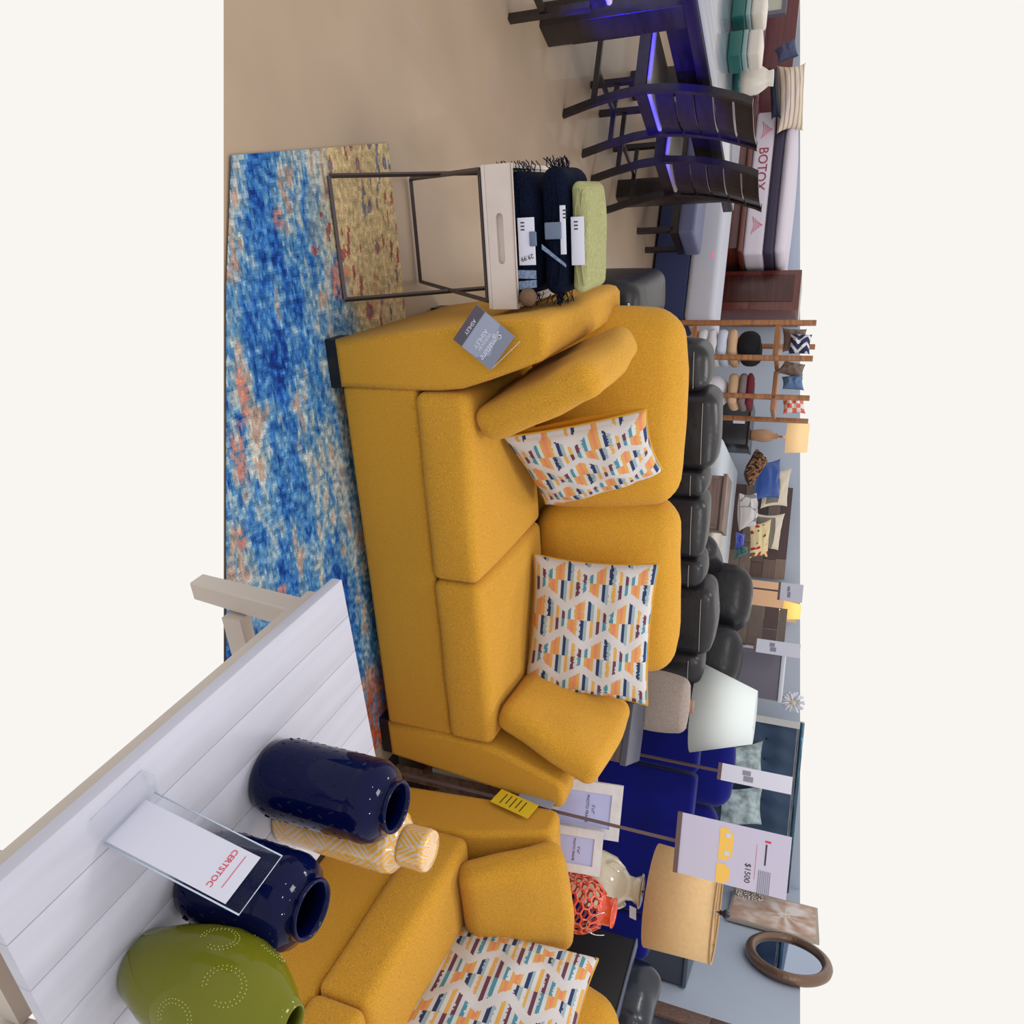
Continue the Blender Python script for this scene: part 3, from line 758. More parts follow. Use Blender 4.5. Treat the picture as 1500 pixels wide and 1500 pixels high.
aL = onY(958, 400, 4.15); aR = onY(958, 440, 4.15)
MB().rbox(aL.x, xs[0][0] - .022, .35, 1.1, .06, aL.z, .07, 5, 3, crown=.02).build('arm', LEATH, ra)
MB().rbox(aL.x + .10, aL.x + .19, .335, .3485, aL.z - .045, aL.z - .03, .005, 1, 1).build('metal_badge', STEEL, ra)
# second recliner further back
rb = thing('recliner_sofa', 'dark leather recliner with plump segmented back and arms, behind the charcoal sofa', 'armchair', RM(.12, 6.2, 0), -PHI - .25)
def rl_(p): return (p.x - rb.location.x, p.y - rb.location.y)
for (xa, xb, ya, yb, z0, z1, r) in ((-.42, .06, -.10, .30, .55, 1.16, .12), (.08, .52, -.16, .22, .50, 1.14, .12), (.54, .84, -.14, .2, .42, 1.02, .11), (-.50, -.30, -.5, .3, .3, .92, .08), (-.28, .02, -.5, -.12, .3, .86, .08), (.05, .5, -.6, -.18, .3, .80, .09), (.52, .72, -.6, -.16, .2, .84, .08)):
    MB().rbox(xa, xb, ya, yb, z0, z1, r, 5, 3, crown=.03).build('padding', LEATH, rb)
MB().rbox(-.48, .80, -.55, .35, .06, .50, .06, 4).build('base', LEATH, rb)

# ---------------------------------------------------------------- taupe upholstered chair, side table, white shade lamp
uc = thing('upholstered_chair', 'small taupe upholstered chair with rounded back behind the mustard sofa', 'chair', (2.50, 3.27, 0), -.5)
TP = mat('taupe_fabric', (150, 138, 132), .95, bump=.6, bscale=200, var=.15, vscale=150); TWD = wood('light_walnut', (140, 104, 84), .45)
c0 = at(964, 1028, 3.95); uc.location = (c0.x, c0.y, 0)
zb_, zt_ = zat(931, c0), zat(1006, c0)
MB().rbox(-.15, .15, -.035, .035, zb_, zt_, .034, 6, 4, crown=.015, fn=lambda q: (q.x * (1 - .10 * (q.z - zb_) / (zt_ - zb_)), q.y + q.x * q.x * 1.2, q.z)).build('backrest', TP, uc)
MB().rbox(-.17, .17, -.0, .36, .44, .52, .03, 3).build('seat', TP, uc)
for s in (-.14, .14):
    MB().tube([(s, .06, 0), (s, .05, .45), (s * .8, .055, zb_ + .05)], .014, 8).build('leg', TWD, uc); MB().tube([(s, .32, 0), (s, .32, .439)], .014, 8).build('leg', TWD, uc)
MB().rbox(-.035, .035, .036, .06, zt_ - .1, zt_ + .03, .008, 1, 1).build('back_brace', TWD, uc)
c1 = at(920, 1078, 3.65)
st_ = thing('end_table', 'dark grey topped side table behind the mustard sofa, under the white shade lamp', 'side table', (c1.x + .1, c1.y + .12, 0), -.6)
zt1 = zat(925, c1)
MB().rbox(-.17, .12, -.2, .15, zt1 - .03, zt1, .003, 1, 1).build('tabletop', mat('grey_top', (70, 72, 86), .4), st_)
MB().rbox(-.16, .11, -.19, .14, zt1 - .22, zt1 - .031, .003, 1, 1).build('drawer_box', wood('grey_brown_wood', (92, 78, 72)), st_)
for x, y in ((-.14, -.17), (.09, -.17), (-.14, .12), (.09, .12)): MB().box(x - .015, x + .015, y - .015, y + .015, 0, zt1 - .221).build('leg', BLACKP, st_)
l0 = at(1062, 1043, 4.3)
wl = thing('floor_lamp', 'lamp with a large white tapered shade behind the mustard sofa', 'lamp', (l0.x, l0.y, 0))
z0, z1 = zat(1019, l0), zat(1106, l0); k_ = 4.3 / F
SH = mat('white_linen_shade', (208, 216, 218), .85)
MB().lathe([(66 * k_, z0), (38 * k_, z1), (37.3 * k_, z1), (65.3 * k_, z0), (66 * k_, z0)], 56).build('lamp_shade', SH, wl)
MB().tube([(0, 0, .02), (0, 0, z1 - .02)], .012, 10).build('pole', mat('cream_metal', (220, 216, 205), .4), wl)
MB().lathe([(0, 0), (.14, 0), (.14, .015), (.02, .03), (0, .03)], 32).build('base', mat('cream_metal'), wl)
m = MB()
for k in range(3): m.tube([(0, 0, z1 - .02), (37 * k_ * math.cos(k * 2.1 + .5), 37 * k_ * math.sin(k * 2.1 + .5), z1 - .01)], .003, 5)
m.build('shade_spider', STEEL, wl)

# ---------------------------------------------------------------- royal blue velvet sofa
BV = mat('royal_blue_velvet', (9, 16, 104), .8, sheen=.12, var=.25, vscale=4, spec=.1)
bs = thing('velvet_sofa', 'royal blue velvet sofa behind the picture frames, seen from its back', 'sofa', (0, 0, 0), -PHI - .05)
pL, pM, pR = at(1017, 1108, 4.6), at(1007, 1195, 4.5), at(940, 1385, 4.3)
bs.location = (pL.x, pL.y, 0); zb0 = zat(1012, pM)
wL = (pR - pL).to_2d().length if hasattr((pR - pL), 'to_2d') else 1.3
MB().rbox(-.15, .10, 0, .16, .08, zb0, .03, 4).build('back', BV, bs)
MB().rbox(.112, wL - .1, 0, .16, .08, zb0, .03, 4).build('back', BV, bs)
MB().rbox(wL - .09, wL + .16, -.0, .72, .08, zat(940, pR), .05, 4).build('arm', BV, bs)
MB().rbox(-.15, wL - .1, .17, .72, .08, .44, .05, 4).build('seat', BV, bs)
for (a, b, h_) in ((-.14, .30, .18), (.31, .80, .12)):
    MB().rbox(a, b, .165, .36, .46, zb0 + h_, .08, 6, 3, crown=.02).build('back_cushion', BV, bs)

# ---------------------------------------------------------------- black cabinet and leather chair at lower right
c2 = at(935, 1377, 4.1); c3 = at(910, 1500, 3.7)
bc = thing('leather_armchair', 'black leather armchair seen from its flat back, behind the second mustard sofa', 'armchair', (c2.x, c2.y, 0), math.atan2(c3.y - c2.y, c3.x - c2.x))
Lc = (c3 - c2).length; zc = zat(934, c2); LA = Lc * .95
MB().rbox(0, LA, .0, .05, .06, zc - .012, .006, 1, 1).build('back_panel', mat('satin_black', (16, 15, 20), .45), bc)
MB().rbox(-.004, LA + .004, -.006, .056, zc - .0115, zc, .003, 1, 1).build('piping', mat('grey_edge', (84, 92, 110), .4), bc)
GL = mat('glossy_black_leather', (20, 27, 42), .25, coat=.1, bump=1, bscale=14, stretch=(1, 1, .3))
_w = (c3 - c2).normalized(); _p = c2 + _w * LA * .5 + V((-_w.y, _w.x, 0)) * .14; zl = zat(955, V((_p.x, _p.y, 0)))
MB().rbox(.03, LA - .02, .06, .26, .42, zl, .09, 9, 3, crown=.03, fn=lambda q: (q.x, q.y, q.z + .025 * noise.noise(V((q.x * 7, q.y * 7, q.z * 4))))).build('back_cushion', GL, bc)
MB().rbox(.03, LA - .02, .27, .72, .08, .44, .06, 4, 3, crown=.02).build('seat', GL, bc)

# ---------------------------------------------------------------- right wall: chest, painting, mirror, wood-framed mirror
ch = thing('chest', 'dark grey chest standing against the right wall behind the beige lampshade', 'chest', (0, 0, 0), -PHI)
p = onR(1009, 1445, 2.72); fz = p.dot(EF); zc = p.z - .02
ch.location = RM(2.30, fz + .0, 0)
CHM = mat('slate_paint', (66, 70, 84), .4)
MB().rbox(0, .43, 0, .75, .05, zc - .03, .006, 1, 1).build('carcass', CHM, ch)
MB().rbox(-.015, .435, -.015, .765, zc - .0295, zc, .004, 1, 1).build('top', mat('slate_top', (84, 92, 108), .35), ch)
for k in range(4):
    zz = .1 + k * (zc - .16) / 4
    dr = MB().rbox(-.014, -.001, .03, .72, zz, zz + (zc - .16) / 4 - .015, .004, 1, 1).build('drawer', CHM, ch)
    MB().tube([(-.028, .40, zz + .1), (-.028, .50, zz + .1)], .005, 6).build('handle', STEEL, dr)
def on_wall(name, label, cat, pix, r=2.74):
    p = onR(pix[0], pix[1], r); return p.dot(EF), p.z
f0, z0 = on_wall('', '', '', (1075, 1304)); f1, z1 = on_wall('', '', '', (1064, 1349))
zp0 = (z0 + z1) / 2; zp1 = zp0 + .75
pa = thing('painting', 'beige and blush flower painting in a thin frame on the right wall', 'painting', RM(2.735, f0, zp0), -PHI)
LEN = f0 - f1
MB().rbox(-.03, 0, -LEN, 0, 0, zp1 - zp0, .003, 1, 1).build('frame', mat('champagne_frame', (176, 164, 150), .5), pa)
pm = MB(); N = 60; vs = []; fs = []; cs = []
for j in range(N + 1):
    for i in range(N + 1): vs.append((-.0305 - .0, -LEN * (.04 + .92 * i / N), (zp1 - zp0) * (.03 + .94 * j / N)))
for j in range(N):
    for i in range(N):
        a = j * (N + 1) + i; fs.append((a, a + 1, a + N + 2, a + N + 1)); u, v = i / N - .5, (j / N - .62) * 1.3
        rr = math.hypot(u, v); an = math.atan2(v, u); s = noise.noise(V((an * 2.4, rr * 2, 0))) + .4 * noise.noise(V((u * 9, v * 9, 2))) + (.35 if rr < .1 else 0)
        c = [(190, 152, 138), (206, 176, 158), (226, 204, 192), (240, 230, 226)]; k = max(0, min(2.999, (s + .5) * 3)); q = int(k); t = k - q
        cs.append(lin([c[q][z] * (1 - t) + c[q + 1][z] * t for z in range(3)]))
pm.add(vs, fs, None, False, cs); pm.build('canvas', mat('painted_canvas', attr=True, rough=.7), pa)
# rhinestone ornament beside the painting
pr_ = onR(1098, 1300, 2.66)
m = MB(); rn = random.Random(5)
for k in range(90):
    a = rn.random() * 2 * pi; q = math.sqrt(rn.random()) * .12; zz = .13 + q * math.sin(a) ; yy = q * math.cos(a)
    m.rbox(-.012, .012, -.012, .012, -.012, .012, .0119, 1, 1, T(rn.uniform(-.01, .02), yy, zz))
o = m.build('jewelled_ornament', mat('sparkling_silver', (205, 200, 196), .15, metal=1)); o.location = RM(2.70, pr_.dot(EF) - .10, pr_.z - .13); o.rotation_euler = (0, 0, -PHI)
tag(o, 'round sparkling silver ornament on the wall partly hidden by the price sign', 'ornament')
# oval mirror
f0, z0 = on_wall('', '', '', (1087, 1398)); f1, _ = on_wall('', '', '', (1130, 1372)); f2, _ = on_wall('', '', '', (1130, 1440))
fc = (f1 + f2) / 2; hw = abs(f1 - f2) / 2 * .92; hz = .34
om = thing('oval_mirror', 'oval mirror with thick bronze ribbed frame on the right wall', 'mirror', RM(2.70, fc, z0 + hz), -PHI)
tk = .055
BZ = mat('bronze_frame', (126, 100, 84), .35, metal=.5, bump=.8, bscale=12, stretch=(1, 4, 4))
MB().tube([(0, (hw - tk / 2) * math.cos(2 * pi * i / 48), (hz - tk) * math.sin(2 * pi * i / 48)) for i in range(48)], tk * .75, 10, closed=True).build('frame', BZ, om)
MB().add([(-.005, (hw - tk / 2) * math.cos(2 * pi * i / 48), (hz - tk) * math.sin(2 * pi * i / 48)) for i in range(48)], [tuple(range(48))]).build('mirror_glass', mat('mirror_glass', (150, 165, 190), .03, metal=1), om)
# wood framed mirror lower right
f0 = on_wall('', '', '', (965, 1420), 2.6)[0]; p = onR(962, 1457, 2.6); q = onR(1087, 1489, 2.6)
wm = thing('dresser_mirror', 'rustic brown wood framed mirror leaning by the right wall at the corner', 'mirror', RM(2.66, p.dot(EF), 0), -PHI)
RW = wood('rustic_brown_wood', (104, 76, 66), .5)
zt2 = q.z; ln_ = 1.2
for (a, b, c, d) in ((0, -ln_, zt2 - .18, zt2), (0, -.16, .1, zt2 - .181), (-ln_ + .16, -ln_, .1, zt2 - .181)):
    MB().rbox(-.03, .03, min(a, b), max(a, b), c, d, .004, 1, 1).build('frame_board', RW, wm)
MB().box(-.012, .012, -ln_ + .161, -.161, .1, zt2 - .181).build('mirror_glass', mat('grey_mirror', (110, 118, 136), .15, metal=.8), wm)

# ---------------------------------------------------------------- teal tufted bed with silver pillows
TE = mat('teal_velvet', (38, 66, 100), .6, sheen=.5, var=.2, vscale=5)
f_ = 7.9
hl, hr = onF(1110, 1050, f_), onF(1110, 1292, f_)
tbed = thing('tufted_bed', 'teal blue bed with tall tufted headboard edged in rhinestones', 'bed', RM(hl.dot(ER), f_, 0), -PHI)
Wb = hr.dot(ER) - hl.dot(ER); zt3 = onF(1160, 1150, f_).z
m = MB(); nI, nJ = 56, 30; vs = []; fs = []
for j in range(nJ + 1):
    for i in range(nI + 1):
        u, v = i / nI * 8, j / nJ * 5; dd = min(math.hypot(u - (a + .5 * (b % 2)), (v - b) ) for a in range(int(u) - 1, int(u) + 3) for b in range(int(v) - 1, int(v) + 3))
        vs.append((Wb * i / nI, -.06 * min(1, dd * 1.6) ** .6, .3 + (zt3 - .3) * j / nJ))
for j in range(nJ):
    for i in range(nI): a = j * (nI + 1) + i; fs.append((a, a + 1, a + nI + 2, a + nI + 1))
m.add(vs, fs, None, True); m.box(0, Wb, 0.001, .08, .0, zt3)
m.build('tufted_headboard', TE, tbed)
m = MB()
for k in range(7):
    for l in range(4): m.rbox(-.012, .012, -.012, .012, -.012, .012, .0119, 1, 1, T(Wb * (k + .5 * (l % 2) + .5) / 8, -.006, .3 + (zt3 - .3) * (l + 1) / 5))
m.build('button', mat('dark_button', (20, 34, 60), .5), tbed)
m = MB(); rn = random.Random(2)
for k in range(100): m.rbox(-.01, .01, -.01, .01, -.008, .008, .0079, 1, 1, T(Wb * k / 99, -.02, zt3 + .012))
m.build('rhinestone_trim', mat('rhinestone', (210, 205, 195), .1, metal=1), tbed)
MB().rbox(-.02, Wb + .02, -.04, .08, zt3 + .022, zt3 + .06, .004, 1, 1).build('headboard_cap', mat('mirror_strip', (60, 90, 110), .1, metal=.8), tbed)
MB().rbox(.04, Wb - .04, -1.12, -.07, .3, .62, .06, 3, crown=.01).build('mattress', mat('white_bedding', (214, 216, 222), .9), tbed)
MB().rbox(0, Wb, -1.15, -.065, .05, .298, .02, 2).build('bed_base', TE, tbed)
SP = mat('crushed_silver_velvet', (158, 176, 182), .4, var=.55, vscale=14, bump=.6, bscale=9, sheen=.5)
for i, (a, b, c, d, lb) in enumerate((((1056, 1095), (1056, 1152), (1118, 1146), (1118, 1085), 'crushed silver velvet pillow on the teal bed, partly behind the white lampshade'), ((1054, 1155), (1052, 1215), (1116, 1208), (1118, 1150), 'crushed silver velvet pillow on the teal bed, nearest the price sign'))):
    q = [onF(*k, f_ - .25 + (.12 if j > 1 else 0)) for j, k in enumerate((a, b, c, d))]
    o = pillow('velvet_pillow', q[0], q[1], q[2], q[3], .2, SP, n=20, seed=i, wr=.008); tag(o, lb, 'pillow')

# ---------------------------------------------------------------- plank headboard bed, nightstand, pillows, lamp
PLK = wood('weathered_plank', (120, 100, 94), .6, var=.45, stretch=(3, 6, 40))
f_ = 8.42
a, b = onF(1150, 714, f_), onF(1150, 850, f_)
wb = thing('plank_bed', 'bed with weathered wood plank headboard and white striped bedding', 'bed', RM(a.dot(ER), f_, 0), -PHI)
Wb = b.dot(ER) - a.dot(ER); zh = onF(1155, 790, f_).z
PC = [(112, 94, 90), (96, 76, 74), (128, 112, 104), (104, 86, 84), (84, 66, 68), (140, 124, 112)]
m = MB(); rn = random.Random(4); zz = .3
k = 0
while zz < zh - .01:
    hgt_ = min(.12, zh - zz); x = 0
    while x < Wb - .01:
        w_ = min(rn.uniform(.3, .8), Wb - x); m.col = lin(PC[rn.randrange(6)]); m.box(x, x + w_ - .004, 0, .05, zz, zz + hgt_ - .004); x += w_
    zz += .12
m.build('headboard', mat('plank_board', attr=True, rough=.6, var=.15, vscale=3, stretch=(2, 20, 30)), wb)
BED = mat('white_bedding')
mz0 = onF(1058, 640, 6.9).z; mz1 = onF(1090, 640, 6.9).z
rL, rR = onF(1075, 640, 6.75).dot(ER) - a.dot(ER), onF(1060, 845, 6.75).dot(ER) - a.dot(ER)
MB().rbox(rL, rR, -1.7, -.06, .50, .80, .07, 4, 3).build('mattress', mat('pale_blue_bedding', (196, 204, 216), .9), wb)
MB().rbox(rL + .02, rR - .02, -1.68, -.02, .12, .498, .02, 2).build('bed_frame', wood('dark_plank', (86, 66, 64)), wb)
MB().rbox(rL + .35, rR + .008, -1.715, -1.0, .56, .812, .05, 4, 3, fn=lambda q: (q.x, q.y, q.z + .004 * math.sin(q.x * 90))).build('blanket', mat('ribbed_cream_blanket', (214, 208, 198), .9, bump=1, bscale=20, stretch=(6, 1, 1)), wb)
nf = 6.2
n0, n1 = onF(1060, 697, nf), onF(1060, 776, nf); zn = onF(1062, 735, nf).z
ns = thing('nightstand', 'weathered brown wood nightstand at the foot of the plank bed', 'nightstand', RM(n0.dot(ER), nf, 0), -PHI)
wn = n1.dot(ER) - n0.dot(ER)
MB().rbox(0, wn, 0, .38, .05, zn - .03, .004, 1, 1).build('carcass', PLK, ns); MB().rbox(-.015, wn + .015, -.02, .39, zn - .0295, zn, .003, 1, 1).build('top', PLK, ns)
dr = MB().rbox(.03, wn - .03, -.014, -.001, zn - .25, zn - .05, .003, 1, 1).build('drawer', wood('brown_panel', (112, 88, 82)), ns)
MB().tube([(wn * .3, -.03, zn - .15), (wn * .7, -.03, zn - .15)], .006, 6).build('handle', BLKM, dr)
MB().rbox(.03, wn - .03, -.014, -.001, .1, zn - .27, .003, 1, 1).build('drawer', mat('brown_panel'), ns)
def bgp(label, pts, m, th, f0, f1=None, name='bed_pillow', pattern=None, back=None, seed=0, n=20, cat='pillow'):
    f1 = f1 or f0; q = [onF(*pts[0], f0), onF(*pts[1], f0), onF(*pts[2], f1), onF(*pts[3], f1)]
    o = pillow(name, *q, th, m, n=n, pattern=pattern, back=back, seed=seed, wr=.006); return tag(o, label, cat)
PF = mat('printed_pillow_fabric', attr=True, rough=.9)
f_p = 8.0
bgp('cream pillow with fringed border and grey centre against the plank headboard, upper left', [(1115, 690), (1114, 745), (1153, 742), (1160, 686)], PF, .12, 8.15, 8.3, pattern=lambda u, v: lin((214, 204, 186)) if u < .09 or u > .36 or v > .2 or v < .04 else lin((120, 118, 110)), back=lin((214, 204, 186)), n=24)
bgp('cream pillow with grey centre and white edge against the plank headboard, nearer the window side', [(1108, 752), (1108, 808), (1140, 806), (1150, 752)], PF, .12, 8.15, 8.3, pattern=lambda u, v: lin((214, 204, 190)) if u < .04 or v > .2 else lin((122, 116, 108)), back=lin((214, 204, 186)), n=24)
bgp('bright cobalt blue square pillow on the plank bed', [(1108, 676), (1104, 734), (1141, 730), (1143, 672)], mat('cobalt_velvet', (22, 70, 150), .7, sheen=.4), .16, 7.9, 8.1)
def leop(u, v):
    n = noise.noise(V((u * 30, v * 30, 0))); return lin((36, 26, 26)) if n > .1 else (lin((150, 106, 66)) if n > -.25 else lin((90, 60, 44)))
bgp('brown leopard print pillow tilted on the near side of the plank bed', [(1092, 690), (1098, 715), (1124, 676), (1108, 657)], PF, .2, 7.45, 7.6, pattern=leop, back=lin((70, 40, 44)), n=30)
def stones(u, v):
    d = sorted(math.hypot(u - x, v - y) for x, y in STN)[:2]; return lin((130, 128, 132)) if d[1] - d[0] < .008 else lin((204, 200, 204))
rn = random.Random(8); STN = [(rn.uniform(-.05, .6), rn.uniform(-.05, .5)) for _ in range(34)]
bgp('pale grey pebble-patterned pillow in the middle of the plank bed', [(1083, 722), (1083, 778), (1106, 772), (1108, 722)], PF, .22, 7.3, 7.4, pattern=stones, back=lin((190, 188, 192)), n=44)
def folk(u, v):
    n = noise.noise(V((u * 18, v * 14, 4))); return lin((180, 40, 46)) if n > .36 else (lin((120, 84, 60)) if n < -.33 else lin((222, 204, 160)))
bgp('cream folk print pillow with red and brown figures on the plank bed', [(1098, 768), (1098, 818), (1124, 816), (1130, 760)], PF, .12, 7.9, 8.0, pattern=folk, back=lin((222, 204, 160)), n=40)
bgp('small royal blue satin pillow at the front of the plank bed', [(1077, 778), (1077, 806), (1090, 800), (1092, 782)], mat('royal_satin', (16, 50, 170), .4, sheen=.5), .12, 7.2)
bgp('small emerald green crushed velvet pillow beside the blue satin one', [(1074, 802), (1075, 820), (1098, 812), (1096, 800)], mat('emerald_velvet', (12, 84, 84), .5, sheen=.5, var=.4, vscale=20), .12, 7.25)
# wooden lamp left of the bed
lp = onF(1095, 637, 7.7)
w3 = thing('table_lamp', 'turned light wood lamp with warm cream shade beside the plank bed', 'lamp', (lp.x, lp.y, 0)); P3 = V((lp.x, lp.y, 0))
za, zb3, zc3 = zat(1100, P3), zat(1140, P3), zat(1152, P3); zz_ = zb3 - za
w3.location.z = za
LW = mat('turned_ash', (176, 134, 104), .4)
MB().lathe([(0, 0), (.045, 0), (.05, .01), (.065, zz_ * .45), (.05, zz_ * .75), (.025, zz_ * .85), (.03, zz_ * .95), (.012, zz_), (.01, zc3 - za + .1), (0, zc3 - za + .1)], 28).build('lamp_base', LW, w3)
MB().lathe([(.155, zc3 - za), (.14, zc3 - za + .2), (.137, zc3 - za + .2), (.152, zc3 - za), (.155, zc3 - za)], 36).build('lamp_shade', mat('warm_lit_shade', (235, 205, 160), .8, emit=(255, 205, 140), estr=.35), w3)
dst = thing('dresser', 'black dresser under the wooden lamp beside the display rack', 'dresser', (lp.x, lp.y, 0), -PHI)
MB().rbox(-.30, .14, -.2, .25, .05, za - .021, .004, 1, 1).build('carcass', mat('black_lacquer', (22, 22, 30), .25), dst)
MB().rbox(-.31, .15, -.21, .26, za - .0205, za - .001, .003, 1, 1).build('top', mat('black_lacquer'), dst)
MB().box(-.12, -.06, -.216, -.212, za - .16, za - .05).build('price_card', PAPER, dst)
for z in (.2, .45): MB().tube([(-.08, -.22, z), (.12, -.22, z)], .005, 6).build('handle', STEEL, dst)

# ---------------------------------------------------------------- display rack with blankets and pillows
RK = wood('honey_oak', (150, 98, 58), .45)
fr = 5.62
def rr(x, y, f=fr): p = onF(x, y, f); return p.dot(ER), p.z
r1, _ = rr(1100, 472); r2, _ = rr(1100, 523); r3, _ = rr(1100, 572, 5.75); r4, _ = rr(1100, 602, 6.1)
dk = thing('display_rack', 'honey oak ladder rack holding folded blankets and pillows', 'shelf', RM(0, 0, 0), -PHI)
zr = 1.47
for (r_, f0_) in ((r1, fr), (r2, fr), (r3, 5.9), (r4, 6.35), (r1, 6.15)):
    MB().rbox(r_ - .018, r_ + .018, f0_, f0_ + .03, 0, zr, .003, 1, 1).build('post', RK, dk)
zsh_ = [rr(1024, 490)[1] - .02, rr(1142, 490)[1]]
for z in zsh_:
    MB().rbox(r1 + .019, r2 - .019, fr + .031, fr + .50, z - .03, z, .003, 1, 1).build('shelf_board', RK, dk)
    MB().rbox(r2 + .019, r3 + .10, fr + .28, fr + .62, z - .03, z, .003, 1, 1).build('shelf_board', RK, dk)
    MB().box(r1 + .019, r2 - .019, fr + .005, fr + .028, z - .035, z - .002).build('front_rail', RK, dk)
def folded(label, ra_, rb_, f0_, f1_, z0_, z1_, m, name='folded_blanket', cat='blanket', lump=.008, seed=0):
    t = MB(); c = RM((ra_ + rb_) / 2, (f0_ + f1_) / 2, z0_); w, d, h = (rb_ - ra_) / 2, (f1_ - f0_) / 2, z1_ - z0_
    t.rbox(-w, w, -d, d, 0, h, h * .45, 5, 3, fn=lambda q: (q.x, q.y + lump * noise.noise(V((q.x * 12 + seed, q.z * 20, 0))), q.z + lump * noise.noise(V((q.x * 14 + seed, q.y * 10, q.z * 9))) * q.z / h))
    o = t.build(name, m); o.location = c; o.rotation_euler = (0, 0, -PHI); return tag(o, label, cat)
WB = mat('white_blanket', (206, 206, 212), .95, bump=.5, bscale=60); TN = mat('tan_blanket', (198, 164, 132), .95, bump=.5, bscale=60); BK = mat('black_blanket', (12, 13, 20), .95)
zc_ = zsh_[0] + .001
for i, (h_, m_, lb) in enumerate(((.075, WB, 'white folded blanket, bottom of the rack stack'), (.07, WB, 'white folded blanket, second from the bottom of the rack stack'), (.075, mat('pale_blue_blanket', (196, 206, 226), .95), 'pale blue folded blanket in the middle of the rack stack'), (.07, TN, 'tan folded blanket under the black one on the rack'), (.16, BK, 'black folded blanket on top of the rack stack'))):
    folded(lb, r1 + .03, r2 - .03, fr + .04, fr + .40, zc_, zc_ + h_, m_, seed=i); zc_ += h_ + .001
zc_ = zsh_[0] + .001
for i, (h_, m_, lb) in enumerate(((.23, mat('white_fluffy', (218, 218, 230), .98, bump=1, bscale=30), 'white fluffy blanket at the open end of the display rack'), (.08, TN, 'tan crumpled throw on the fluffy white blanket'), (.06, mat('taupe_blanket', (128, 112, 114), .95), 'taupe folded blanket leaning on the rack post'), (.04, mat('maroon_blanket', (110, 30, 46), .95), 'maroon patterned blanket on top of the taupe one'))):
    folded(lb, r2 + .03, r3 + .06, fr + .29, fr + .56, zc_, zc_ + h_, m_, seed=i + 8); zc_ += h_ + .001
def zig(u, v): return lin((220, 220, 226)) if (u * 14 + abs((v * 16) % 2 - 1)) % 1 < .4 else lin((34, 44, 84))
def checks(u, v): return lin((224, 218, 216)) if int(u * 30) % 2 == int(v * 30) % 2 else lin((220, 110, 90))
z_ = zsh_[1]
for (lb, pts, fn_, fa, bk) in (('taupe pillow on the upper rack shelf', [(1146, 480), (1146, 516), (1180, 512), (1182, 482)], lambda u, v: lin((120, 104, 96)), 5.8, None),
                               ('navy and white zigzag pillow on the upper rack shelf', [(1158, 488), (1154, 519), (1186, 519), (1190, 490)], zig, 5.73, None),
                               ('grey-brown pillow stacked behind the middle rack post', [(1135, 545), (1150, 528), (1180, 534), (1176, 556)], lambda u, v: lin((130, 114, 104)), 5.98, None),
                               ('blue pillow with rust edge beside the rack post', [(1145, 552), (1146, 570), (1178, 572), (1176, 548)], lambda u, v: lin((190, 110, 70)) if v > .2 else lin((90, 120, 160)), 5.98, None),
                               ('coral and white checked pillow on the far end of the rack', [(1145, 582), (1147, 606), (1180, 606), (1178, 580)], checks, 6.2, None)):
    bgp(lb, pts, PF, .12, fa, pattern=fn_, back=lin((120, 104, 96)), n=26, name='rack_pillow')
# red and gold slipper-like ornament between posts
o = pillow('red_ornament', onF(1063, 578, 6.1), onF(1066, 590, 6.1), onF(1100, 592, 6.1), onF(1096, 582, 6.1), .06, mat('crimson', (150, 24, 40), .6), n=12); tag(o, 'crimson narrow cushion hanging behind the rack', 'cushion')
m = MB(); rn = random.Random(6); g0 = onF(1058, 582, 6.1)
for k in range(40): m.rbox(-.009, .009, -.009, .009, -.009, .009, .0089, 1, 1, T(rn.uniform(-.05, .05), rn.uniform(-.02, .02), rn.uniform(-.04, .04)))
o = m.build('gold_ornament', mat('gold_beads', (214, 180, 70), .25, metal=.8)); o.location = g0; tag(o, 'small sparkling gold beaded ornament beside the rack', 'ornament')

# ---------------------------------------------------------------- middle background: panel, sideboard, signs, white post
f_ = 6.6
a, b = onF(1120, 957, f_), onF(1120, 1024, f_); zt4 = onF(1148, 990, f_).z
pn = thing('tall_cabinet', 'tall slate grey cabinet behind the white lampshade', 'cabinet', RM(a.dot(ER), f_, 0), -PHI)
wn = b.dot(ER) - a.dot(ER)
MB().rbox(0, wn, 0, .45, 0, zt4 - .03, .004, 1, 1).build('carcass', mat('plum_grey_paint', (96, 92, 108), .5), pn)
MB().rbox(-.01, wn + .01, -.01, .46, zt4 - .0295, zt4, .003, 1, 1).build('top', mat('white_laminate', (200, 205, 220), .4), pn)
f_ = 7.4
a, b = onF(1120, 888, f_), onF(1120, 950, f_); zt4 = onF(1152, 915, f_).z
pn = thing('plank_headboard', 'rustic brown plank headboard standing between the two lit walls', 'headboard', RM(a.dot(ER), f_, 0), -PHI)
m = MB(); wn = b.dot(ER) - a.dot(ER); rn = random.Random(9); zz = .2
while zz < zt4 - .01:
    x = 0; h_ = min(.13, zt4 - zz)
    while x < wn - .01:
        w_ = min(rn.uniform(.15, .4), wn - x); m.col = lin([c * .9 for c in PC[rn.randrange(6)]]); m.box(x, x + w_ - .003, 0, .05, zz, zz + h_ - .003); x += w_
    zz += .13
m.build('boards', mat('plank_board'), pn)
for x in (.0, wn - .05): MB().box(x, x + .05, .0505, .09, 0, .6).build('post', BRW, pn)
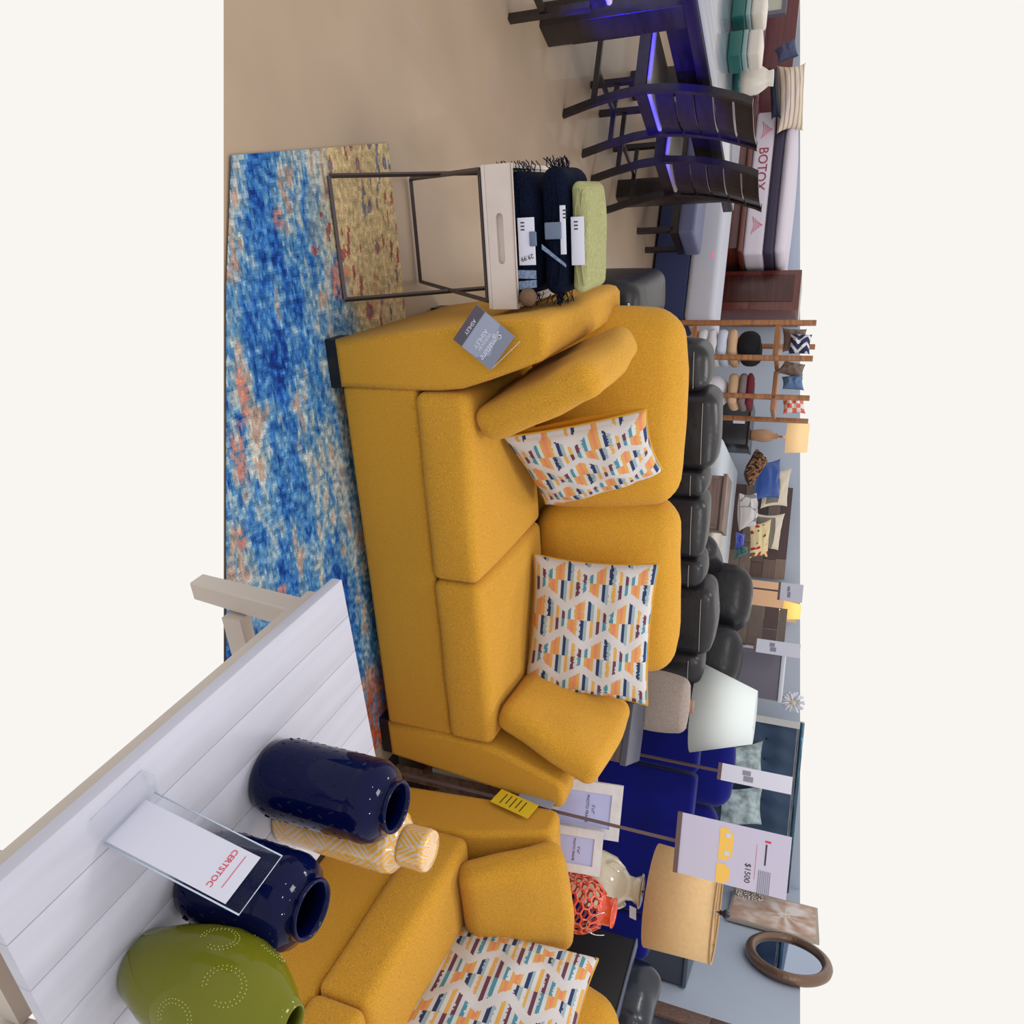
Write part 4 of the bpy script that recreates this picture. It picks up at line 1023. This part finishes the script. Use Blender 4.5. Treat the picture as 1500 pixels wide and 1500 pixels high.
# stretch of wall between, the warm lamp glow put into its peach colour
f_ = 8.3
a, b = onF(1110, 850, f_), onF(1110, 905, f_); zt4 = topz(RM(a.dot(ER), f_))
pw = thing('wall_panel', 'peach wall panel beside the plank headboard, lamp glow put into its colour', 'panel', RM(a.dot(ER), f_, 0), -PHI)
MB().box(0, b.dot(ER) - a.dot(ER), 0, .06, 0, zt4).build('board', mat('peach_lamp_glow', (226, 190, 160), .8), pw)
p = onF(1160, 895, 7.9)
yl = thing('wall_lamp', 'small glowing yellow lampshade above the rustic headboard', 'lamp', (p.x, p.y, p.z))
MB().lathe([(.09, -.08), (.07, .08), (.068, .08), (.088, -.08), (.09, -.08)], 28).build('lamp_shade', mat('glowing_yellow_shade', (240, 205, 120), .8, emit=(255, 205, 110), estr=.6), yl)
MB().tube([(0, 0, -1.0), (0, 0, .07)], .008, 8).build('pole', STEEL, yl); MB().lathe([(0, -p.z), (.1, -p.z), (.1, -p.z + .02), (.01, -p.z + .03), (.008, -1.0), (0, -1.0)], 20).build('base', STEEL, yl)
def stand_sign(label, pxb, pxt, wpx, D, rz, poleto, pic):
    c = at(pxb[0], pxb[1], D); P = V((c.x, c.y, 0)); z0 = c.z; z1 = zat(pxt[0], P)
    t = thing('price_sign', label, 'sign', (c.x, c.y, 0), rz); w = wpx * D / F
    MB().rbox(-.1, .1, -.08, .08, 0, .01, .003, 1, 1).build('base_plate', BLKM, t)
    MB().bar((0, .0, .011), (0, .0, z0 - .021), .006).build('pole', mat('sign_pole_metal'), t)
    MB().box(-w / 2, w / 2, -.006, .006, z0 - .02, z0).build('bottom_rail', mat('sign_pole_metal'), t)
    MB().box(-w / 2, w / 2, -.003, .003, z0 + .0005, z1).build('price_card', PAPER, t)
    h = z1 - z0; m = MB(); m.box(-w * .33, -w * .05, -.0036, -.0032, z0 + h * .3, z0 + h * .42); m.box(-w * .02, w * .3, -.0036, -.0032, z0 + h * .32, z0 + h * .46); m.build('printed_furniture', mat('grey_ink'), t)
    return t
stand_sign('price card on a thin stand behind the second recliner, by the peach wall', (1143, 866), (1176, 868), 26, 7.1, -PHI + .1, 0, 0)
stand_sign('narrow price card turned away, in front of the rustic headboard', (1108, 945), (1172, 955), 20, 6.0, -PHI - .2, 0, 0)
stand_sign('price card seen almost edge-on in front of the silver velvet pillows', (1057, 1130), (1160, 1138), 24, 4.2, -PHI - .2, 0, 0)
# white flower and small items
p = at(1162, 1027, 7.0)
fw_ = thing('flower_lamp', 'white flower-shaped ornament above the slate grey cabinet', 'ornament', (p.x, p.y, p.z))
m = MB()
for k in range(26):
    a = 2 * pi * k / 26; m.tube([(.02 * math.cos(a), -.01 * (k % 3), .02 * math.sin(a)), (.10 * math.cos(a), -.02 * (k % 3), .10 * math.sin(a))], [.006, .012], 6)
m.build('petals', mat('white_petal', (232, 236, 246), .6), fw_)
m = MB(); m.rbox(-.025, .025, -.04, -.0, -.025, .025, .0199, 1, 2); m.build('centre', mat('cream_centre', (230, 205, 170), .7), fw_)
MB().tube([(0, 0, -p.z + .02), (0, 0, -.03)], .006, 6).build('stem', mat('cream_metal'), fw_); MB().lathe([(0, -p.z), (.08, -p.z), (.08, -p.z + .015), (0, -p.z + .02)], 20).build('base', mat('cream_metal'), fw_)
p = onF(1110, 1053, 7.75); q = onF(1110, 1062, 7.75)
m = MB(); m.box(0, q.dot(ER) - p.dot(ER), 0, .05, 0, topz(RM(p.dot(ER), 7.75))); o = m.build('trim_1', mat('white_trim', (205, 205, 205), .6)); o.location = RM(p.dot(ER) - .02, 7.82); o.rotation_euler = (0, 0, -PHI); o['kind'] = 'structure'; o['label'] = 'white upright trim beside the teal bed'

# ---------------------------------------------------------------- dining set at left
BT = wood('dark_brown_lacquer', (34, 25, 27), .35, coat=.08, stretch=(20, 2, 20))
dt = thing('dining_table', 'dark lacquered dining table with pale shining grey top at the left', 'dining table', RM(0, 0, 0), -PHI)
ZT = .825
MB().rbox(-3.86, -2.86, 3.30, 5.55, ZT - .005, ZT, .004, 1, 1).build('tabletop', wood('greywashed_top', (130, 134, 150), .2, var=.25, stretch=(30, 1.5, 1), coat=.6), dt)
MB().rbox(-3.87, -2.85, 3.29, 5.56, ZT - .075, ZT - .0055, .004, 1, 1).build('top_edge', BT, dt)
for (r_, f_) in ((-2.93, 3.56), (-3.79, 3.56), (-2.93, 5.35), (-3.79, 5.35)): MB().rbox(r_ - .07, r_ + .07, f_ - .08, f_ + .08, 0, ZT - .076, .004, 1, 1).build('leg', BT, dt)
for (a, b, c, d) in ((-2.95, -2.91, 3.645, 5.265), (-3.81, -3.77, 3.645, 5.265)): MB().box(a, b, c, d, ZT - .20, ZT - .0765).build('apron', BT, dt)
SEATM = mat('cream_leather_seat', (196, 184, 170), .5)
def chair(loc, rz, label, group=None):
    t = thing('dining_chair', label, 'chair', loc, rz, group)
    # local: back at x=0 facing -x, width along y 0.43
    for yy in (0, .42):
        pts = [(.0, yy, .0), (-.045, yy, .15), (-.085, yy, .32), (-.10, yy, .48), (-.085, yy, .65), (-.045, yy, .84), (.02, yy, 1.02), (.045, yy, 1.07)]
        m = MB(); vs = []; fs = []
        for i, p in enumerate(pts):
            for (dx, dy) in ((-.022, -.014), (.022, -.014), (.022, .014), (-.022, .014)): vs.append((p[0] + dx, p[1] + dy, p[2]))
        for i in range(len(pts) - 1):
            for k in range(4): l = (k + 1) % 4; fs.append((i * 4 + k, i * 4 + l, i * 4 + 4 + l, i * 4 + 4 + k))
        fs += [(0, 1, 2, 3), tuple(len(vs) - 4 + k for k in range(4))]
        m.add(vs, fs); m.build('rear_leg', BT, t)
    zs = [.52, .635, .745, .855, .965, 1.075]; 
    def bx(z):
        K = [(.32, -.085), (.48, -.10), (.65, -.085), (.84, -.045), (1.02, .02), (1.09, .045)]
        for i in range(5):
            if K[i][0] <= z <= K[i + 1][0]: u = (z - K[i][0]) / (K[i + 1][0] - K[i][0]); return K[i][1] + (K[i + 1][1] - K[i][1]) * u
        return .045
    for k in range(5):
        m = MB(); n = 8; vs = []; fs = []
        for i in range(n + 1):
            y = .014 + .392 * i / n; bow = .045 * math.sin(pi * i / n)
            for z in (zs[k] + .004, zs[k + 1] - .008):
                for dx in (-.009, .009): vs.append((bx(z) + dx + bow * (-.0) - bow * .0 + .0 + bow, y, z))
        for i in range(n):
            a = i * 4; b = a + 4; fs += [(a, b, b + 1, a + 1), (a + 2, a + 3, b + 3, b + 2), (a, a + 2, b + 2, b), (a + 1, b + 1, b + 3, a + 3)]
        fs += [(0, 1, 3, 2), (n * 4, n * 4 + 2, n * 4 + 3, n * 4 + 1)]
        m.add(vs, fs); m.build('back_slat', BT, t)
    MB().box(-.48, -.10, .0, .42, .405, .470).build('seat_frame', BT, t)
    MB().rbox(-.49, -.095, .005, .415, .471, .50, .02, 3, 2).build('seat', SEATM, t)
    for yy in (.0, .42): MB().box(-.48, -.445, yy - .016, yy + .016, 0, .404).build('front_leg', BT, t)
    MB().box(-.444, -.07, -.01, .012, .16, .19).build('stretcher', BT, t); MB().box(-.444, -.07, .408, .43, .16, .19).build('stretcher', BT, t)
    MB().box(-.27, -.245, .0125, .4075, .165, .185).build('stretcher', BT, t)
    return t
c1 = chair(RM(-2.70, 3.99, 0), -PHI, 'dark slat-backed dining chair, nearer of the two seen from behind')
c2_ = copytree(c1); c2_.location = RM(-2.66, 4.65, 0); tag(c2_, 'dark slat-backed dining chair, farther of the two, beside the grey bench')
c3_ = copytree(c1); tag(c3_, 'dark dining chair cut by the picture edge at the head of the table')
c3_.rotation_euler = (0, 0, -PHI - pi / 2); c3_.location = RM(-3.05, 2.66, 0)
# bottles / jugs on the table: teal and white blocks
TLG = mat('teal_ceramic', (30, 96, 92), .3); BLG = mat('blue_grey_ceramic', (136, 160, 162), .3); IVC = mat('ivory_ceramic', (214, 206, 196), .3)
def canister(px, w, D, label, slim=0, cat='canister'):
    c = onZ(px[0], px[1], ZT + .0005); t = thing('ceramic_canister', label, cat, (c.x, c.y, ZT + .0005), -PHI)
    s = w
    MB().rbox(-s, s, -s, s, 0, .085, .012, 1, 2).build('teal_band', TLG, t)
    MB().rbox(-s * .99, s * .99, -s * .99, s * .99, .0855, .115, .008, 1, 2).build('blue_band', BLG, t)
    MB().rbox(-s * .98, s * .98, -s * .98, s * .98, .1155, .20, .022, 2, 3).build('ivory_top', IVC, t)
    return t
canister((1068, 78), .085, 4.6, 'square canister banded teal, grey and ivory near the table corner')
canister((1074, 20), .09, 4.6, 'square teal and ivory canister at the picture edge on the dining table')
c = onZ(1072, 100, ZT); t = thing('ceramic_vase', 'rounded ivory vase with speckled neck behind the square canister', 'vase', (c.x + EF.x * .14, c.y + EF.y * .14, ZT + .0005))
MB().lathe([(0, 0), (.06, 0), (.085, .03), (.09, .05)], 28).build('teal_base', TLG, t)
MB().lathe([(0, .0505), (.09, .0505), (.095, .09), (.085, .16), (.06, .2), (.045, .22), (.05, .25), (.04, .25), (.03, .22), (0, .2)], 28).build('ivory_body', IVC, t)
# grey bench and platform bed
bn = thing('bench', 'grey cushioned bench with dark frame behind the dining chairs', 'bench', RM(-3.03, 6.2, 0), -PHI)
MB().rbox(-.9, .12, -.22, .22, .34, .48, .03, 3).build('seat', mat('blue_lit_vinyl', (96, 100, 136), .4), bn)  # blue light falling on the cushion is mixed into its colour
MB().box(-.9, .11, -.2, .2, .28, .339).build('frame', BT, bn)
for x, y in ((-.88, -.18), (.07, -.18), (-.88, .18), (.07, .18)): MB().box(x - .02, x + .02, y - .02, y + .02, 0, .2995).build('leg', BT, bn)
pbd = thing('platform_bed', 'white mattress on a navy platform base beyond the mustard sofa arm', 'bed', RM(-3.05, 6.70, 0), -PHI)
e_ = onF(1045, 470, 6.72); rW = e_.dot(ER) + 3.05
MB().rbox(-1.5, rW - .02, 0, .5, .02, .34, .02, 2).build('platform_base', mat('navy_fabric_base', (44, 54, 100), .7), pbd)
MB().rbox(-1.5, rW, -.02, .51, .342, e_.z + .0, .05, 4, 3).build('mattress', mat('white_mattress', (196, 198, 212), .8), pbd)
m = MB(); c = onZ(1043, 374, e_.z + .006) ; st5 = []
for k in range(10): a = 2 * pi * k / 10; rr_ = .05 if k % 2 == 0 else .025; st5.append((rr_ * math.cos(a), rr_ * math.sin(a), 0))
m.add(st5 + [(x, y, .002) for x, y, _ in st5], [tuple(range(10))[::-1], tuple(range(10, 20))] + [(i, (i + 1) % 10, 10 + (i + 1) % 10, 10 + i) for i in range(10)])
o = m.build('pink_sticker', mat('pink_sticker', (255, 90, 140), .6)); o.location = (c.x, c.y, e_.z + .0065); tag(o, 'small pink star sticker on the white mattress', 'sticker')

# ---------------------------------------------------------------- left background: cherry bed, printed mattress
CHW = wood('cherry_wood', (96, 40, 30), .3, coat=.4)
f_ = 7.62
a, b = onF(1110, 172, f_), onF(1110, 376, f_); 
zm0, zm1 = onF(1102, 270, f_).z, onF(1128, 270, f_).z
cbd = thing('cherry_bed', 'cherry wood bed with carved panel foot carrying a printed mattress', 'bed', RM(a.dot(ER), f_, 0), -PHI)
wc = b.dot(ER) - a.dot(ER)
MB().rbox(-.1, wc - .06, -.08, .9, .05, zm0 - .07, .01, 1, 1).build('box_base', CHW, cbd)
MB().rbox(-.15, wc + .0, -.14, .9, zm0 - .0695, zm0 - .02, .015, 1, 2).build('cornice', CHW, cbd)
m = MB()
for k in range(4): m.rbox(.05 + k * wc / 4, (k + 1) * wc / 4 - .05, -.095, -.081, .15, zm0 - .15, .006, 1, 1)
m.build('carved_panel', wood('dark_cherry', (66, 26, 22), .3), cbd)
zt5 = zm1 + (zm1 - zm0) * .9
mt = thing('mattress', 'white mattress with red lettering and dark border on the cherry bed', 'mattress', RM(a.dot(ER), f_, zm0 - .0195), -PHI)
h1 = zm1 - zm0 + .02
MM = mat('quilted_white', (216, 208, 222), .8, bump=.6, bscale=14)
MB().rbox(-.02, wc + .0, -.06, .88, 0, h1, .03, 4, 2).build('lower_layer', MM, mt)
MB().rbox(-.02, wc + .0, -.065, .88, h1 + .0005, h1 + .10, .03, 4, 2).build('dark_border', mat('plum_border', (52, 44, 70), .6), mt)
MB().rbox(0, wc - .02, -.045, .86, h1 + .101, h1 + .20, .045, 6, 3, crown=.03).build('pillow_top', MM, mt)
fr_ = frame((wc * .42, -.0615, h1 * .52), (1, 0, 0), (0, 0, 1))
text('lettering', 'BOTOX', .13, fr_ @ T(-.03, 0, .001), mat('maroon_print', (150, 30, 70), .6), mt)
for xx in (.18, wc - .3):
    m = MB(); 
    for k in range(5): m.tube([(xx - .09 + .02 * k, -.063, h1 * .35 + .02 * k), (xx, -.063, h1 * (.45 + .1 * k)), (xx + .09 - .02 * k, -.063, h1 * .35 + .02 * k)], .004, 5)
    m.build('printed_emblem', mat('coral_print', (230, 130, 150), .6), mt)
# cherry dresser right of the bed
f_ = 6.95
a, b = onF(1110, 378, f_), onF(1110, 441, f_)
cd_ = thing('cherry_cabinet', 'tall cherry wood cabinet between the printed mattress and the display rack', 'cabinet', RM(a.dot(ER), f_ + .65, 0), -PHI)
a, b = onF(1110, 381, f_ + .65), onF(1110, 441, f_ + .65)
cd_.location = RM(a.dot(ER), f_ + .9, 0); wn = b.dot(ER) - a.dot(ER)
ztc = topz(cd_.location.copy()) + .02
MB().rbox(0, wn, 0, .5, 0, ztc, .006, 1, 1).build('carcass', CHW, cd_)
MB().rbox(.05, wn - .09, -.014, -.001, .1, ztc - .06, .006, 1, 1).build('door', mat('dark_cherry'), cd_)
# upper left: plum headboard, striped pillow, navy pillows
f_ = 8.1
a, b = onF(1110, 0, f_), onF(1110, 170, f_)
hb_ = thing('upholstered_bed', 'bed with plum bedding at the far left behind the canisters', 'bed', RM(a.dot(ER) - .5, f_, 0), -PHI)
wn = b.dot(ER) - a.dot(ER) + .5; zq = onF(1118, 90, f_).z
MB().rbox(0, wn, -1.0, .0, .1, zq - .12, .03, 2).build('bed_base', mat('dark_maroon', (52, 22, 32), .6), hb_)
MB().rbox(0, wn + .1, -1.02, .0, zq - .119, zq, .04, 3).build('mattress', mat('plum_linen', (120, 100, 130), .8), hb_)
MB().rbox(-.05, wn, .001, .09, 0, topz(RM(a.dot(ER), f_)) , .01, 1).build('headboard', wood('red_mahogany', (92, 28, 34), .3), hb_)
def bands(u, v): return lin((226, 212, 192)) if int(v * 60) % 3 else lin((176, 150, 128))
bgp('cream ribbed pillow with stripes at the far left bed', [(1138, 96), (1138, 196), (1176, 192), (1180, 92)], PF, .2, 7.5, 7.6, pattern=bands, back=lin((210, 196, 176)), n=40)
bgp('navy roll pillow under the cream ribbed pillow', [(1126, 98), (1130, 176), (1144, 174), (1138, 98)], mat('navy_cotton', (24, 34, 56), .8), .2, 7.4)
bgp('slate blue pillow with shaggy cream fringe behind the ivory vase', [(1134, 74), (1140, 92), (1170, 82), (1165, 56)], mat('slate_blue_cotton', (72, 78, 108), .8), .14, 7.3)
# framed mirror at top left and thin lamp pole
f_ = 7.0
a, b = onF(1140, -30, f_), onF(1140, 22, f_)
mr_ = thing('framed_mirror', 'grey framed mirror behind the canister at the picture edge', 'mirror', RM(a.dot(ER), f_, 0), -PHI)
wn = b.dot(ER) - a.dot(ER); z0, z1 = onF(1100, 10, f_).z - .3, onF(1152, 10, f_).z
MB().box(.04, wn - .04, -.008, .0, z0 + .04, z1 - .04).build('mirror_glass', mat('pale_panel', (176, 182, 168), .2), mr_)
m = MB()
for q in ((0, wn, z0, z0 + .04), (0, wn, z1 - .04, z1), (0, .04, z0 + .04, z1 - .04), (wn - .04, wn, z0 + .04, z1 - .04)): m.box(q[0], q[1], -.02, .02, q[2], q[3])
m.box(wn * .4, wn * .6, .0, .02, 0, z0)
m.build('frame', mat('grey_frame', (96, 92, 108), .5), mr_)

# ---------------------------------------------------------------- baseboards
for nm, P0, P1 in (('baseboard_back', RM(-7.2, 8.535), RM(2.7, 8.535)),):
    w = MB(); d = (P1 - P0); M = T(P0.x, P0.y, 0, rz=math.atan2(d.y, d.x)); w.box(0, d.length, -.012, 0, 0, .09, M); o = w.build(nm, WHITE); o['kind'] = 'structure'; o['label'] = 'white baseboard along the back wall'

# groups for the repeats
GR = {'patterned_pillow': 'multicoloured patterned pillows on the mustard sofas', 'corner_cushion': 'plain mustard corner cushions', 'navy_vase': 'navy glazed vases', 'folded_throw': 'folded throws on the tray', 'picture_frame': 'marble photo frames on the end table', 'folded_blanket': 'folded blankets on the display rack', 'bed_pillow': 'pillows on the beds', 'rack_pillow': 'pillows on the display rack', 'price_sign': 'price signs on thin stands', 'hang_tag': 'hang tags on the mustard sofas', 'dining_chair': 'slat-backed dining chairs', 'velvet_pillow': 'crushed velvet pillows on the teal bed', 'ceramic_canister': 'square ceramic canisters on the dining table'}
for o in col.objects:
    b_ = o.name.split('.')[0]
    if o.parent is None and b_ in GR: o['group'] = GR[b_]

# ---------------------------------------------------------------- lights
def area(name, loc, size, power, color=(1, 1, 1), rot=(0, 0, 0)):
    l = bpy.data.lights.new(name, 'AREA'); l.energy = power; l.size = size; l.color = color; o = bpy.data.objects.new(name, l); o.location = loc; o.rotation_euler = rot; col.objects.link(o)
def point(name, loc, r, power, color=(1, 1, 1)):
    l = bpy.data.lights.new(name, 'POINT'); l.energy = power; l.shadow_soft_size = r; l.color = color; o = bpy.data.objects.new(name, l); o.location = loc; col.objects.link(o)
def spot(name, loc, target, power, color, ang, r=.05, blend=.6):
    l = bpy.data.lights.new(name, 'SPOT'); l.energy = power; l.color = color; l.spot_size = ang; l.shadow_soft_size = r; l.spot_blend = blend
    o = bpy.data.objects.new(name, l); o.location = loc; o.rotation_euler = (V(target) - V(loc)).to_track_quat('-Z', 'Y').to_euler(); col.objects.link(o)
for i, p in enumerate(((.6, 1.6, 3.3), (2.2, 2.6, 3.3), (1.2, 4.2, 3.3))): area('ceiling_light', p, .5, 18, (1, .97, .93))
for p in ((.3, .4, 2.9), (1.6, .1, 2.9), (2.6, 1.0, 2.9), (-.6, 1.2, 2.9)): point('ceiling_spot', p, .035, 9, (1, .98, .96))
spot('blue_accent_light', RM(-1.5, 3.3, .22), RM(-2.8, 4.3, .55), 420, (.02, .02, 1), .6)
spot('blue_accent_light', RM(-1.8, 2.7, .25), RM(-2.9, 3.5, .62), 480, (.02, .02, 1), .6)
p = onF(1130, 890, 8.0); point('warm_lamp_glow', (p.x - .05, p.y - .12, p.z + .1), .06, 3, (1, .7, .35))
p = onF(1160, 640, 7.7); point('warm_lamp_glow', (p.x, p.y - .0, p.z + .02), .05, 4, (1, .7, .4))

w = bpy.data.worlds.new('ambient_fill'); bpy.context.scene.world = w; w.use_nodes = True  # even cream surround added as ambient fill and plain background
bg = w.node_tree.nodes['Background']; bg.inputs[0].default_value = (*lin((249, 246, 242)), 1); bg.inputs[1].default_value = 1.0

# ---------------------------------------------------------------- camera (held on its side, as the photo was taken)
cd = bpy.data.cameras.new('camera'); cd.sensor_width = 36; cd.lens = F / 1500 * 36; cd.clip_end = 60; cd.clip_start = .05
co = bpy.data.objects.new('camera', cd); col.objects.link(co)
Mx = Matrix((VV, -UU, BB)).transposed().to_4x4(); Mx.translation = CAM; co.matrix_world = Mx
sc = bpy.context.scene; sc.camera = co
sc.view_settings.view_transform = 'Standard'; sc.view_settings.look = 'None'; sc.view_settings.gamma = 1; sc.view_settings.exposure = 0; sc.view_settings.use_curve_mapping = False
